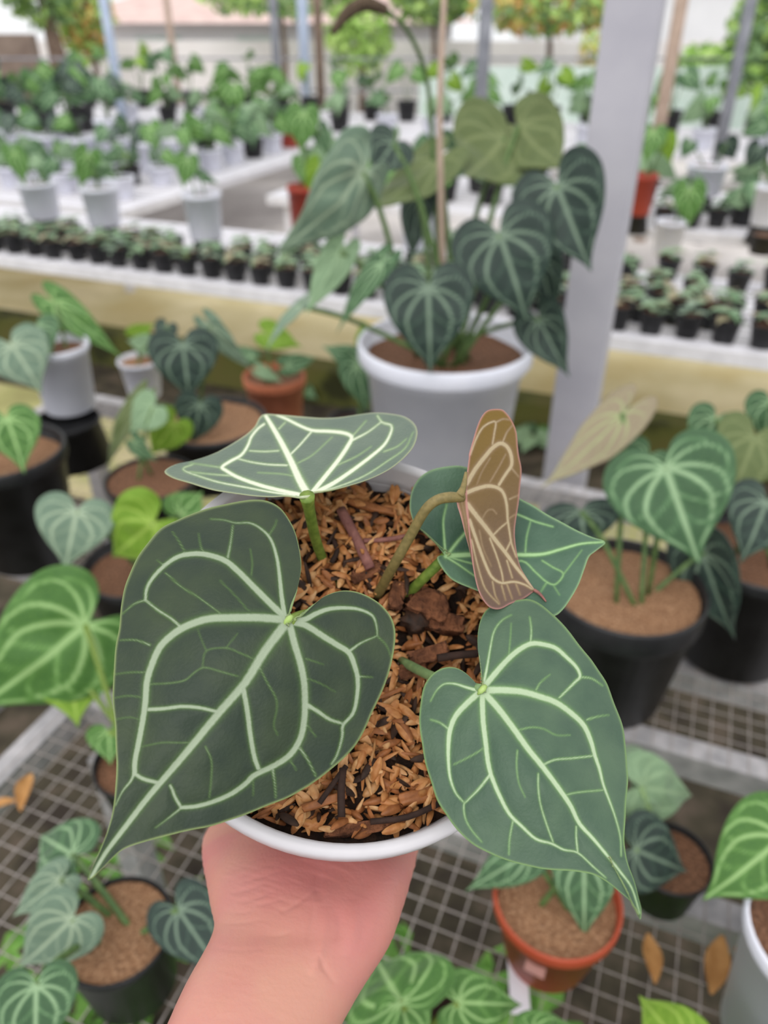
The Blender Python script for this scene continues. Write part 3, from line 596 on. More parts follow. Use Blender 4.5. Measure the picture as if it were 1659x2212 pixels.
twig([(785,1168,.0066), (830,1166,.0064), (880,1158,.006)], .0011, 'twig_red', 'thin pinkish twig crossing below the thick reddish twig')
twig([(720,1165,.006), (728,1190,.0066), (716,1215,.006)], .0011, 'twig_dark', 'short black crooked twig beside the green leaf stalk')
twig([(945,1422,.0045), (985,1416,.0048), (1030,1412,.0045)], .0016, 'twig_dark', 'dark twig in the hollow left of the right front leaf')
twig([(690,1735,.006), (722,1690,.0065), (748,1655,.006)], .0010, 'twig_dark', 'thin black twig slanting up from the big front leaf')
twig([(738,1765,.006), (737,1710,.0066), (741,1660,.006)], .0014, 'twig_dark', 'upright dark brown twig near the front of the pot')
twig([(800,1775,.004), (880,1765,.0045), (950,1735,.004)], .0011, 'twig_dark', 'long dark twig lying along the front rim')

# ------------------------------------------------------------------ the hand that holds the pot
def loft(secs, seg=20, n=4):
    """secs: (center, half width vector, half depth vector)"""
    A = np.array([list(c)+list(w)+list(h) for c, w, h in secs]); P = crom(A, n)
    V, F = [], []
    for q in P:
        c, w, h = Vector(q[:3]), Vector(q[3:6]), Vector(q[6:9])
        for k in range(seg):
            a = 2*math.pi*k/seg; V.append(c+w*math.cos(a)+h*math.sin(a))
    m = len(P)
    for i in range(m-1):
        for k in range(seg):
            a, b = i*seg+k, i*seg+(k+1) % seg; F.append((a, b, b+seg, a+seg))
    F.append(tuple(range(seg))[::-1]); F.append(tuple(range((m-1)*seg, m*seg))); return V, F
def sec(px, py, d, hw, th, ang=0, el=0.):
    """centre pixel + distance; half width in px (lateral axis turned by ang in the picture), half thickness in m"""
    a = math.radians(ang); lat = (AX_R*math.cos(a)+AX_U*math.sin(a)); e = math.radians(el)
    dep = AX_F*math.cos(e)-AX_U*math.sin(e)
    return (CS(px, py, d), lat*(hw*d/FPX), dep*th)
parts = []
parts.append(loft([sec(300,2900,.215,200,.028,-27,20), sec(400,2600,.24,185,.026,-27,22), sec(475,2400,.255,178,.024,-27,24), sec(548,2215,.272,172,.023,-26,28), sec(612,2095,.286,172,.021,-20,32), sec(650,2022,.297,192,.020,-8,38), sec(660,1965,.308,208,.021,-2,44), sec(666,1905,.324,222,.021,0,52), sec(668,1856,.346,234,.019,0,60), sec(672,1815,.374,236,.017,0,67), sec(680,1778,.403,222,.015,0,74), sec(690,1745,.428,205,.012,0,80)], 28))
def chain(P, R, seg=14):
    P2 = crom([tuple(p) for p in P], 4); r = np.interp(np.linspace(0, 1, len(P2)), np.linspace(0, 1, len(R)), R)
    # rounded ends
    P3 = [P2[0]]+list(P2)+[P2[-1]+(P2[-1]-P2[-2])/np.linalg.norm(P2[-1]-P2[-2])*R[-1]*.6, P2[-1]+(P2[-1]-P2[-2])/np.linalg.norm(P2[-1]-P2[-2])*R[-1]*.95]
    r3 = [r[0]*.3]+list(r)+[R[-1]*.75, R[-1]*.25]
    return tube_data(P3, r3, seg)
# thenar and thumb along the left wall of the pot
parts.append(chain([CS(545,1960,.310), CS(510,1880,.325), CS(480,1820,.345), PL(-.066,-.046,-.100), PL(-.083,-.022,-.082), PL(-.088,.006,-.064), PL(-.085,.030,-.052)], [.016,.020,.0195,.016,.0135,.012,.010]))
# hypothenar
parts.append(chain([CS(800,1990,.305), CS(815,1910,.322), CS(818,1850,.345), CS(790,1790,.385)], [.013,.0175,.018,.015]))
# fingers under the pot, the tips turned up behind it
for x, L_, r in ((-.040, .92, .0092), (-.015, 1.0, .0098), (.011, .96, .0095), (.035, .82, .0085)):
    parts.append(chain([PL(x*.9, -.062, -.138), PL(x, -.03, -.1335-r*.2), PL(x, .012*L_, -.134), PL(x, .045*L_, -.133), PL(x*1.02, .066*L_, -.124), PL(x*1.03, .074*L_, -.106)], [r*1.25, r*1.12, r*1.05, r, r*.92, r*.82]))
V, F = [], []
for v, f in parts:
    o0 = len(V); V += v; F += [tuple(i+o0 for i in q) for q in f]
hm = mesh('hand_src', V, F)
bm = bmesh.new(); bm.from_mesh(hm); bmesh.ops.recalc_face_normals(bm, faces=bm.faces[:]); bm.to_mesh(hm); bm.free()
ho = bpy.data.objects.new('hand_src', hm); COL.objects.link(ho)
md = ho.modifiers.new('r', 'REMESH'); md.mode = 'VOXEL'; md.voxel_size = .002; md.use_smooth_shade = True
md = ho.modifiers.new('s', 'SMOOTH'); md.iterations = 12; md.factor = .5
md = ho.modifiers.new('d', 'SUBSURF'); md.levels = 2; md.render_levels = 2
dg = bpy.context.evaluated_depsgraph_get(); dg.update()
he = ho.evaluated_get(dg); hm2 = bpy.data.meshes.new_from_object(he)
bpy.data.objects.remove(ho)
md = None
# finer skin with creases pressed in
nv = len(hm2.vertices); X = np.empty(nv*3, np.float32); hm2.vertices.foreach_get('co', X); X = X.reshape(-1, 3).astype(float)
nn_ = np.empty(nv*3, np.float32); hm2.vertices.foreach_get('normal', nn_); nn_ = nn_.reshape(-1, 3)
Q = X-np.array(CAM); dd = Q@np.array(AX_F); pp = np.c_[829.5+FPX*(Q@np.array(AX_R))/dd, 1106-FPX*(Q@np.array(AX_U))/dd]
zH, vH = zm(340, 1740, .3617), zv(340, 1740, .3617)
creases = vH([([(960,330),(965,400),(960,470),(985,530)],22,12),([(950,480),(880,550),(800,610),(740,640)],11,8),([(330,690),(420,705),(520,700)],9,7),([(500,580),(600,560),(680,520)],9,6),
 ([(560,420),(660,360),(780,330)],10,6),([(520,470),(640,430),(760,380)],10,6),([(480,400),(600,320),(720,270)],9,6),([(460,520),(560,500),(650,460)],9,6),([(640,590),(720,580)],8,6),([(420,640),(520,640)],8,6),
 ([(930,600),(920,700),(900,800)],12,9),([(1080,640),(1085,720),(1070,790)],13,9),([(970,910),(1000,980),(1060,1060)],12,9),([(600,760),(720,770),(800,750)],9,7),([(330,840),(500,860),(680,850)],8,8),([(720,930),(800,960)],8,6),([(1230,330),(1240,420),(1210,520)],22,14),([(1340,360),(1350,450)],14,9)])
face = np.clip(-(nn_@np.array(AX_F)), 0, 1)
def soft_line(L, w, w2=None):
    poly = crom(L, 5); d, f = seg_dist(pp, poly); return np.exp(-(d/w)**2)*np.sin(np.pi*np.clip(f, 0, 1))**.6
disp = np.zeros(nv)
# folds (zoomed pixel frame), depth in m
for L_, w, k in (([(960,300),(962,400),(958,480),(985,560)],34,-.0016),([(960,470),(890,545),(810,605),(730,645)],14,-.0009),([(320,690),(420,706),(540,700),(640,680)],12,-.0005),([(300,840),(480,865),(680,850)],14,-.0003),
  ([(480,585),(600,560),(700,510)],13,-.0007),([(520,430),(660,365),(800,325)],13,-.0006),([(480,480),(640,432),(780,375)],13,-.0007),([(440,410),(600,325),(740,270)],13,-.0005),([(440,535),(560,505),(680,455)],13,-.0007),([(560,610),(660,590),(760,560)],12,-.0005),([(390,640),(500,645),(600,625)],12,-.0004),([(500,350),(620,280),(700,240)],12,-.0004),
  ([(935,580),(920,700),(895,830)],20,-.0006),([(1080,620),(1088,720),(1065,810)],24,-.0007),([(960,890),(1000,980),(1070,1070)],18,-.0006),([(600,770),(720,775),(820,745)],12,-.0004),([(1240,320),(1245,420),(1205,540)],46,-.0016),([(1345,340),(1355,460)],24,-.0006),
  ([(1010,600),(995,740),(960,900),(920,1020)],34,.0011),([(1170,560),(1170,720),(1140,900)],50,.0014),([(1290,620),(1260,760),(1200,900)],40,.0006)):
    disp += k*soft_line(zH(L_), w*.3617)
gb = lambda x, y, rx, ry: np.exp(-(((pp[:, 0]-x)/rx)**2+((pp[:, 1]-y)/ry)**2))
disp += .0035*gb(545, 1870, 85, 95)+.003*gb(845, 1880, 48, 120)-.011*gb(700, 1850, 62, 62)-.002*gb(770, 1870, 40, 60)-.0015*gb(560, 2020, 120, 22)
wz = np.array([noise.noise(Vector((p[0]/60+p[1]/34, p[1]/13-p[0]/38, 3.)))+.5*noise.noise(Vector((p[0]/30+p[1]/17, p[1]/7-p[0]/20, 8.))) if f_ > .15 else 0. for p, f_ in zip(pp, face)])
disp += wz*(gb(560, 1890, 120, 75)*.00045+.00008)
X = X+nn_*(disp*face)[:, None]
cr = np.clip(-disp/.0012, 0, 1)
# skin that would enter the pot lies against its wall instead
PI_ = np.array(PM.inverted()); Xl = X@PI_[:3, :3].T+PI_[:3, 3]
rr = np.hypot(Xl[:, 0], Xl[:, 1]); wr = np.interp(Xl[:, 2], [-PH, -PH+.003, -.014, -.0125, -.010, 0], [.0575, .0605, .0752, .080, .081, .081])+.0004
ins = (Xl[:, 2] > -PH-.0004) & (Xl[:, 2] < .001) & (rr < wr)
below = ins & (Xl[:, 2] < -PH+.012) & (wr-rr > Xl[:, 2]+PH)
Xl[below, 2] = -PH-.0005
rad_ = ins & ~below; Xl[rad_, :2] *= (wr[rad_]/rr[rad_])[:, None]
PMn = np.array(PM); X = Xl@PMn[:3, :3].T+PMn[:3, 3]
hm2.vertices.foreach_set('co', X.astype(np.float32).ravel()); hm2.update()
hm2.polygons.foreach_set('use_smooth', [True]*len(hm2.polygons))
fl = np.clip(gb(800, 1960, 120, 150)*.55+gb(580, 1890, 140, 90)*.4+gb(700, 1860, 130, 60)*.3, 0, 1)
at = hm2.attributes.new('flush', 'FLOAT', 'POINT'); at.data.foreach_set('value', fl.astype(np.float32))
at = hm2.attributes.new('crease', 'FLOAT', 'POINT'); at.data.foreach_set('value', (cr*face).astype(np.float32))
m, nt, b = new_mat('skin'); L = nt.links.new
tc = N(nt, 'ShaderNodeTexCoord'); nz = N(nt, 'ShaderNodeTexNoise'); nz.inputs['Scale'].default_value = 26; nz.inputs['Detail'].default_value = 4; L(tc.outputs['Object'], nz.inputs['Vector'])
rp = N(nt, 'ShaderNodeValToRGB'); rp.color_ramp.elements[0].position = .35; rp.color_ramp.elements[1].position = .68
rp.color_ramp.elements[0].color = (*srgb(204, 148, 129), 1); rp.color_ramp.elements[1].color = (*srgb(199, 130, 124), 1); L(nz.outputs['Fac'], rp.inputs['Fac'])
fa = N(nt, 'ShaderNodeAttribute', attribute_name='flush'); fm = N(nt, 'ShaderNodeMix', data_type='RGBA'); fm.inputs['B'].default_value = (*srgb(194, 116, 114), 1)
L(fa.outputs['Fac'], fm.inputs['Factor']); L(rp.outputs['Color'], fm.inputs['A']); L(fm.outputs['Result'], b.inputs['Base Color']); b.inputs['Roughness'].default_value = .5
b.inputs['Subsurface Weight'].default_value = .35; b.inputs['Subsurface Radius'].default_value = (1, .35, .2); b.inputs['Subsurface Scale'].default_value = .004
n2 = N(nt, 'ShaderNodeTexNoise'); n2.inputs['Scale'].default_value = 700; L(tc.outputs['Object'], n2.inputs['Vector'])
bp = N(nt, 'ShaderNodeBump'); bp.inputs['Strength'].default_value = .12; bp.inputs['Distance'].default_value = .001; L(n2.outputs['Fac'], bp.inputs['Height']); L(bp.outputs['Normal'], b.inputs['Normal'])
M['skin'] = m
hand = bpy.data.objects.new('person', hm2); COL.objects.link(hand); hm2.materials.append(m)
tag(hand, 'bare left forearm and open hand holding the white pot from below', 'person')
#BACKGROUND
# ------------------------------------------------------------------ generic heart leaf for the other plants
HALF = [(0, 1), (.035, .90), (.12, .76), (.27, .57), (.40, .35), (.465, .12), (.455, -.07), (.37, -.22), (.235, -.285), (.11, -.24), (.035, -.11), (0, -.03)]
def unit_leaf(seed, fold=.12, droop=.25, wave=.03, lobed=1., nA=84, nR=18):
    h = np.array(HALF); h = h*np.array([1, 1.])
    h[:, 1] = np.where(h[:, 1] < 0, h[:, 1]*lobed, h[:, 1])
    left = h[::-1].copy(); left[:, 0] *= -1
    O = crom(np.r_[h, left[1:-1]], 5, closed=True)
    sg = np.hypot(*np.diff(np.r_[O, O[:1]], axis=0).T); L = np.r_[0, np.cumsum(sg)]; t = np.linspace(0, L[-1], nA, endpoint=False); OO = np.r_[O, O[:1]]
    ring = np.c_[np.interp(t, L, OO[:, 0]), np.interp(t, L, OO[:, 1])]
    c = np.array([0, .03]); s = np.linspace(0, 1, nR+1)[1:]
    P = np.r_[c[None], (c+(ring-c)[None]*s[:, None, None]).reshape(-1, 2)]
    vs_ = [([(0, 0), (0, .5), (0, .98)], .026, .012)]
    for sx in (-1, 1):
        vs_ += [([(0, 0), (sx*.15, .16), (sx*.235, .38), (sx*.17, .62), (sx*.05, .82)], .021, .010),
                ([(0, 0), (sx*.20, .06), (sx*.345, .2), (sx*.345, .42), (sx*.24, .58)], .019, .010),
                ([(0, 0), (sx*.17, -.09), (sx*.33, -.08), (sx*.415, .06), (sx*.40, .25)], .016, .008),
                ([(0, 0), (sx*.08, -.14), (sx*.2, -.2), (sx*.32, -.13)], .013, .007),
                ([(0, .25), (sx*.10, .36), (sx*.215, .46)], .010, .009), ([(0, .48), (sx*.08, .58), (sx*.16, .64)], .009, .008), ([(sx*.24, .38), (sx*.345, .42)], .010, .008)]
    global VEIN_UNIT, VEIN_MIN
    VEIN_UNIT, VEIN_MIN = .0013, .012
    v = vein_field(P, vs_, 4)
    ax = np.abs(P[:, 0]); rim = np.r_[0, np.repeat((s > .98).astype(float)*.5, nA)]
    z = fold*ax*1.2-droop*np.maximum(P[:, 1], 0)**2-droop*.5*ax**2*2+wave*np.array([noise.noise(Vector((x*4, y*4, seed))) for x, y in P])
    X = np.c_[P, z]; nv = len(X); idx = np.arange(nA); nx = (idx+1) % nA
    tri = np.c_[np.zeros(nA, int), 1+idx, 1+nx]; q = np.concatenate([np.c_[1+r*nA+idx, 1+(r+1)*nA+idx, 1+(r+1)*nA+nx, 1+r*nA+nx] for r in range(nR-1)])
    nrm = np.cross(X[q[:, 2]]-X[q[:, 0]], X[q[:, 3]]-X[q[:, 1]]).sum(0)
    if nrm[2] < 0: q = q[:, ::-1]; tri = tri[:, ::-1]
    X2 = X-np.array([0, 0, .008]); b = 1+(nR-1)*nA; side = np.c_[b+idx, b+nx, nv+b+nx, nv+b+idx]
    sn = np.cross(X[side[3, 1]]-X[side[3, 0]], np.array([0, 0, -1.])); 
    if sn@(X[side[3, 0]]-X[0]) < 0: side = side[:, ::-1]
    return np_mesh('leaf_blade', np.r_[X, X2], np.r_[q, q[:, ::-1]+nv, side], np.r_[tri, tri[:, ::-1]+nv], {'vein': np.r_[v, v], 'rim': np.r_[rim, rim]}, (0, 0, 0), len(q))
UL = [unit_leaf(1), unit_leaf(2, .05, .4, .05), unit_leaf(3, .25, .12, .03), unit_leaf(4, .1, .3, .06, 1.25)]
UL_S = [unit_leaf(5, .15, .3, .04, 1, 30, 6), unit_leaf(6, .05, .5, .05, 1, 30, 6)]
UNDER = {'bg_dark': 'bg_olive', 'bg_mid': 'bg_pale', 'bg_green': 'bg_lime', 'bg_grey': 'bg_pale', 'bg_olive': 'bg_olive', 'bg_lime': 'bg_lime', 'bg_tan': 'bg_tan', 'bg_pale': 'bg_pale'}
def place_leaf(J, T, ratio, roll, kind, parent, var=0, flip=False, um=None, root=None, pmat='petiole_dark', pr=.0035, small=False):
    """blade from its stalk joint J to its tip T (world points); roll turns it about its midrib"""
    y = T-J; L = y.length; y = y.normalized(); c = (CAM-J)
    n = (c-y*c.dot(y)).normalized()
    n = Matrix.Rotation(math.radians(roll), 3, y) @ n
    if flip: n = -n
    x = y.cross(n)
    m = Matrix((x*L*ratio/.92, y*L, n*L)).transposed().to_4x4(); m.translation = J
    me = (UL_S if small else UL)[var]
    o = link('leaf_blade', me, None, parent, mw=m); leaf_pair(o, kind, um or UNDER[kind])
    if root is not None:
        mid = (root+J)/2; mid.z = max(mid.z, J.z-.02*L); mid = root*.35+J*.65; mid.z = J.z*.75+root.z*.25
        V, F = tube_data(crom([tuple(root), tuple(mid), tuple(J-n*L*.012)], 4), pr, 6)
        link('petiole', mesh('petiole', V, F), M[pmat], parent)
    return o
def pot_mesh(name, r, h, taper=.74, lip=.06, lh=.1, wall=.04, seg=40):
    rb = r*taper
    p = [(rb*.97, 0), (rb, h*.015), (r*(1-lip), h*(1-lh)), (r*(1-lip*.3), h*(1-lh)), (r, h*(1-lh*.8)), (r, h*.985), (r*.985, h), (r*(1-wall), h), (r*(1-wall*1.3), h*.98), (r*(1-wall*2), h*.82), (r*(1-wall*2)*.2, h*.82)]
    return lathe_mesh(name, p, seg)
def soil_mesh(r, seg=32, amp=.03, rings=7):
    V = [(0, 0, 0)]; F = []; sd = random.random()*90
    for i in range(1, rings+1):
        for k in range(seg):
            a = 2*math.pi*k/seg; q = r*i/rings; x, y = q*math.cos(a), q*math.sin(a); V.append((x, y, r*amp*(noise.noise(Vector((x/r*4, y/r*4, sd)))+.5*noise.noise(Vector((x/r*9, y/r*9, sd))))))
    for k in range(seg): F.append((0, 1+k, 1+(k+1) % seg))
    for i in range(rings-1):
        for k in range(seg):
            a = 1+i*seg+k; b = 1+i*seg+(k+1) % seg; F.append((a, a+seg, b+seg, b))
    return mesh('potting_mix', V, F)
def potted(label, rim_px, r, h, mat, soil='soil_brown', z=BZ+.004, group=None, taper=.74, lip=.06, lh=.1, cat='potted plant', fill=.88, name='potted_plant'):
    """the rim's middle at rim_px, the pot standing on height z"""
    p = PZ(rim_px[0], rim_px[1], z+h); base = Vector((p.x, p.y, z))
    e = empty(name, base); tag(e, label, cat, group)
    link('pot', pot_mesh('pot', r, h, taper, lip, lh), M[mat], e, mw=Matrix.Translation(base))
    if soil: link('potting_mix', soil_mesh(r*(1-.085)), M[soil], e, mw=Matrix.Translation(base+Vector((0, 0, h*fill))))
    e['_r'] = r; e['_h'] = h*fill
    return e
def leaves(e, specs, pmat='petiole_dark', pr=.0035, mode='y'):
    b = Vector(e.location); top = b+Vector((0, 0, e['_h']))
    for sp in specs:
        (jx, jy, oj), (tx, ty, ot), ratio, roll, kind = sp[:5]; kw = sp[5] if len(sp) > 5 else {}
        if mode == 'y': J = PY(jx, jy, b.y+oj); T = PY(tx, ty, b.y+ot)
        else: J = PZ(jx, jy, top.z+oj); T = PZ(tx, ty, top.z+ot)     # offsets are heights above the soil
        rt = kw.pop('root', True); a = random.uniform(0, 6.28); rr = e['_r']*.3
        place_leaf(J, T, ratio, roll, kind, e, root=(top+Vector((math.cos(a)*rr, math.sin(a)*rr, -.01))) if rt else None, pmat=pmat, pr=pr, **kw)
def done(e):
    for k in ('_r', '_h'):
        if k in e: del e[k]

# --- the big white pot with the dark velvet plant
e = potted('big white pot of large dark velvety leaves behind the held plant', (962, 735), .175, .30, 'white_pot', 'soil_brown', lip=.1, lh=.13, taper=.76)
leaves(e, [((925,622,-.16),(930,808,-.22),1.05,0,'bg_dark'),
 ((1080,508,-.12),(1145,695,-.18),1.12,-8,'bg_dark'),
 ((1205,402,-.08),(1272,585,-.16),1.02,10,'bg_dark',{'var':2}),
 ((785,372,-.05),(655,562,-.18),.72,-38,'bg_grey',{'var':1}),  # grey blade colour stands in for the sky's reflection
 ((945,345,.10),(790,500,.0),.55,40,'bg_olive',{'flip':True,'um':'bg_olive'}),
 ((1090,300,.20),(985,425,.10),1.25,10,'bg_olive',{'flip':True,'um':'bg_olive','var':1}),
 ((1120,275,.22),(1225,400,.12),.95,-15,'bg_olive',{'flip':True,'um':'bg_olive','var':1}),
 ((850,310,.05),(805,372,.0),1.2,0,'bg_dark'),
 ((735,545,-.05),(655,690,-.12),.45,0,'bg_olive',{'flip':True,'um':'bg_pale'}),
 ((650,660,-.05),(555,745,-.10),.3,50,'bg_grey'),
 ((825,570,-.05),(712,705,-.1),.35,30,'bg_mid'),
 ((1165,690,-.05),(1225,815,-.12),.8,15,'bg_dark',{'var':2}),
 ((1170,565,.0),(1190,690,-.05),.75,20,'bg_dark'),
 ((905,430,.1),(880,560,.05),.6,20,'bg_dark')], pr=.0055)
done(e)
bY = e.location.y; topz = e.location+Vector((0, 0, .26))
tube('stake', [topz, PY(953,450,bY+.02), PY(950,230,bY+.02), PY(962,-60,bY+.05)], [.006,.006,.005,.005], M['stake'], e, 8)
pk = tube('flower_stalk', [topz+Vector((0, .03, 0)), PY(940,430,bY+.1), PY(925,190,bY+.1), PY(885,75,bY+.05), PY(835,22,bY)], [.006,.005,.004,.004,.004], M['petiole_dark'], e, 8)
tube('spadix', [PY(835,22,bY), PY(790,8,bY-.01), PY(750,28,bY-.02), PY(718,72,bY-.03)], [.008,.011,.010,.005], M['spike'], pk, 9)

# --- plants on the middle bench, right
e = potted('wide black pot with bare brown soil right of the held plant', (1352, 1260), .108, .20, 'black_pot', 'soil_tan', fill=.93, lh=.2)
leaves(e, [((1438,1010,-.02),(1512,1222,-.10),1.22,0,'bg_mid'), ((1345,895,.10),(1172,1085,.02),.42,20,'bg_tan',{'flip':True,'um':'bg_tan'}),
 ((1255,1105,.03),(1265,1190,-.0),1.9,0,'bg_dark',{'var':1}), ((1520,1195,.03),(1582,1395,-.02),.62,20,'bg_dark',{'var':2}), ((1400,985,.12),(1340,1070,.1),1.1,0,'bg_mid')]); done(e)
e = potted('black pot half hidden behind the wide black pot at the right edge', (1645, 1180), .105, .20, 'black_pot', 'soil_brown')
leaves(e, [((1630,945,.05),(1590,1075,-.02),1.1,-25,'bg_olive'), ((1655,1085,-.05),(1610,1215,-.1),1.1,-15,'bg_dark'), ((1545,905,.12),(1500,985,.1),1.2,0,'bg_mid'), ((1665,870,.1),(1650,960,.08),1.1,0,'bg_mid')]); done(e)
# the light round-leaved plant and dark leaf at the lower right, standing lower between the benches
e = potted('low small pot with pale round leaves and a dark vein-marked leaf', (1450, 1850), .045, .07, 'black_pot', 'soil_brown')
leaves(e, [((1385,1700,.07),(1530,1725,.05),.95,0,'bg_pale',{'var':1}), ((1362,1672,.06),(1405,1560,.04),.75,0,'bg_pale',{'var':1}), ((1372,1835,.04),(1500,1890,.02),1.25,0,'bg_dark'), ((1300,1775,.04),(1350,1730,.03),1.1,0,'bg_dark')], pmat='petiole_pale', mode='z'); done(e)
e = potted('plant with one bright glossy leaf reaching in at the right edge', (1800, 1800), .07, .12, 'black_pot', 'soil_brown')
leaves(e, [((1690,1810,.12),(1528,1950,.08),.95,-10,'bg_green'), ((1760,1700,.1),(1850,1800,.05),1.,0,'bg_green')], mode='z'); done(e)
e = potted('orange plastic pot on the near mesh bench', (1205, 1935), .064, .105, 'orange_pot', 'soil_tan', lh=.16, taper=.68)
leaves(e, [((1262,1850,.06),(1262,2045,.005),.80,0,'bg_mid'), ((1140,1845,.05),(1005,1925,.03),.62,0,'bg_mid',{'var':1}), ((1290,1790,.05),(1335,1880,.03),1.,0,'bg_mid')], mode='z')
done(e)
def on_wall(e, ang, z, r, name, sx, sz, mat):
    p = Vector(e.location)+Vector((math.sin(math.radians(ang))*r, -math.cos(math.radians(ang))*r, z))
    return link(name, box_mesh(name, -sx, sx, -.0007, .0007, -sz, sz, .0003), M[mat], e, mw=Matrix.Translation(p) @ Matrix.Rotation(math.radians(ang), 4, 'Z') @ Matrix.Rotation(math.radians(-13), 4, 'X'))
noise_mat('sticker', srgb(198, 140, 130), srgb(212, 160, 152), 30, .5)
on_wall(e, -28, .070, .0562, 'sticker', .010, .012, 'sticker')
p = PZ(1120, 2125, BZ+.004)
o = link('plant_tag', box_mesh('plant_tag', -.010, .010, -.030, .030, -.0008, .0008, .0004), M['tag_white'], None, mw=Matrix.Translation(p+Vector((0, 0, .001))) @ Matrix.Rotation(math.radians(-4), 4, 'Z'))
tag(o, 'white plastic plant tag lying on the mesh below the orange pot', 'plant tag')
e = potted('brown pot at the bottom edge with round fresh green leaves', (915, 2275), .066, .10, 'orange_pot', 'soil_dark', lh=.16)
leaves(e, [((866,2168,.07),(792,2035,.05),1.45,0,'bg_green',{'var':1}), ((990,2165,.05),(1148,2172,.04),.78,0,'bg_green',{'var':1}), ((1150,2228,.04),(1265,2215,.03),.6,0,'bg_green',{'var':1}), ((868,2172,.065),(905,2310,.04),1.,0,'bg_green')], pmat='petiole_green', mode='z'); done(e)
e = potted('plant with a yellow-green leaf tip poking in at the bottom right', (1500, 2400), .06, .10, 'black_pot', 'soil_dark')
leaves(e, [((1480,2270,.06),(1368,2136,.05),.95,0,'bg_lime')], mode='z'); done(e)
e = potted('pale pot cut off at the bottom right corner', (1800, 2020), .07, .18, 'white_pot', 'soil_brown'); done(e)

# --- lower left
e = potted('black pot of tan soil beside the wrist on the near bench', (250, 2005), .055, .10, 'black_pot', 'soil_tan', fill=.96, taper=.8, lip=.03)
leaves(e, [((155,1985,.06),(30,2110,.03),1.0,-10,'bg_grey'), ((78,2130,.09),(75,2310,.06),1.1,0,'bg_mid'), ((155,1845,.05),(62,1790,.05),1.15,0,'bg_mid',{'var':1}), ((385,1965,.02),(480,2105,.0),.85,0,'bg_dark'), ((130,1900,.05),(15,1990,.03),.7,0,'bg_grey')], mode='z'); done(e)
e = potted('black pot behind the big left leaf with a huge glossy leaf', (300, 1640), .055, .09, 'black_pot', 'soil_brown')
leaves(e, [((185,1350,.13),(-60,1560,.08),1.05,-10,'bg_green',{'var':1}), ((150,1440,.07),(165,1548,.05),1.3,0,'bg_lime',{'var':1}), ((225,1370,.09),(215,1500,.06),.8,0,'bg_green'), ((235,1580,.03),(238,1645,.02),1.3,0,'bg_green')], pmat='petiole_green', mode='z'); done(e)
# --- middle bench, left
e = potted('black pot with a lobed bright green leaf left of the held plant', (300, 1215), .085, .15, 'black_pot', 'soil_brown')
leaves(e, [((330,1130,-.06),(228,1215,-.08),1.25,0,'bg_lime',{'var':3}), ((390,1110,-.0),(440,1060,.03),1.3,0,'bg_green'), ((165,1105,-.06),(140,1230,-.12),1.25,0,'bg_grey')]); done(e)
e = potted('large black pot cut off by the left edge', (2, 968), .105, .22, 'black_pot', 'soil_tan', lh=.12)
leaves(e, [((15,905,-.03),(55,1005,-.1),1.0,-15,'bg_green')]); done(e)
st = potted('upturned black pot under the tall white pot at the left', (142, 905), .072, .10, 'black_pot', None, taper=1.15); done(st)
st['category'] = 'pot'
z0 = BZ+.004+.10; sb_ = Vector(st.location)
e = potted('tall white pot standing on a black pot at the left', (120, 742), .068, .15, 'white_pot', 'soil_brown', z=z0, taper=.8, lip=.07)
leaves(e, [((25,745,-.1),(90,840,-.15),1.25,-10,'bg_grey'), ((80,705,-.0),(110,760,-.04),1.3,0,'bg_mid'), ((120,655,.08),(255,765,.02),.42,0,'bg_green')]); done(e)
e = potted('dark pot of brown soil with drooping dark leaves, mid left', (455, 905), .115, .14, 'black_pot', 'soil_tan', fill=.93)
leaves(e, [((395,745,-.06),(410,868,-.1),1.2,0,'bg_dark'), ((455,705,.0),(540,812,-.02),.42,25,'bg_grey'), ((432,875,-.08),(415,968,-.1),1.,0,'bg_dark'), ((375,915,-.10),(320,990,-.12),.9,0,'bg_lime'), ((360,705,.05),(345,750,.02),1.,0,'bg_dark'), ((300,870,-.05),(200,1010,-.1),.35,40,'bg_olive')]); done(e)
e = potted('small black pot of reddish soil below the drooping dark leaves', (325, 1030), .085, .12, 'black_pot', 'soil_brown', fill=.95)
leaves(e, [((330,880,.05),(270,930,.03),1.2,30,'bg_pale'), ((290,955,.0),(330,1000,-.03),.8,40,'bg_mid')]); done(e)
e = potted('small white pot between the tall white pot and the terracotta pot', (300, 775), .055, .10, 'white_pot', 'soil_tan', z=BZ+.004)
leaves(e, [((320,745,.0),(270,735,.0),.9,0,'bg_pale'), ((290,725,.03),(330,700,.03),.8,0,'bg_lime')]); done(e)
e = potted('round terracotta pot with a lime leaf above it', (592, 808), .075, .12, 'terracotta', 'soil_brown', lh=.2, taper=.8)
leaves(e, [((575,720,.0),(648,748,-.03),.75,0,'bg_lime'), ((620,790,-.03),(690,770,.0),.6,0,'bg_mid'), ((545,770,-.02),(490,745,.0),.5,0,'bg_mid'), ((560,800,-.06),(610,825,-.08),.5,0,'bg_pale')]); done(e)
e = potted('low black pot left of the big white pot with striped light leaves', (765, 905), .06, .08, 'black_pot', 'soil_dark')
leaves(e, [((770,790,.0),(795,895,-.04),.75,0,'bg_mid'), ((775,780,.02),(690,745,.04),.6,0,'bg_mid'), ((790,740,.05),(785,690,.06),.9,0,'bg_lime')]); done(e)
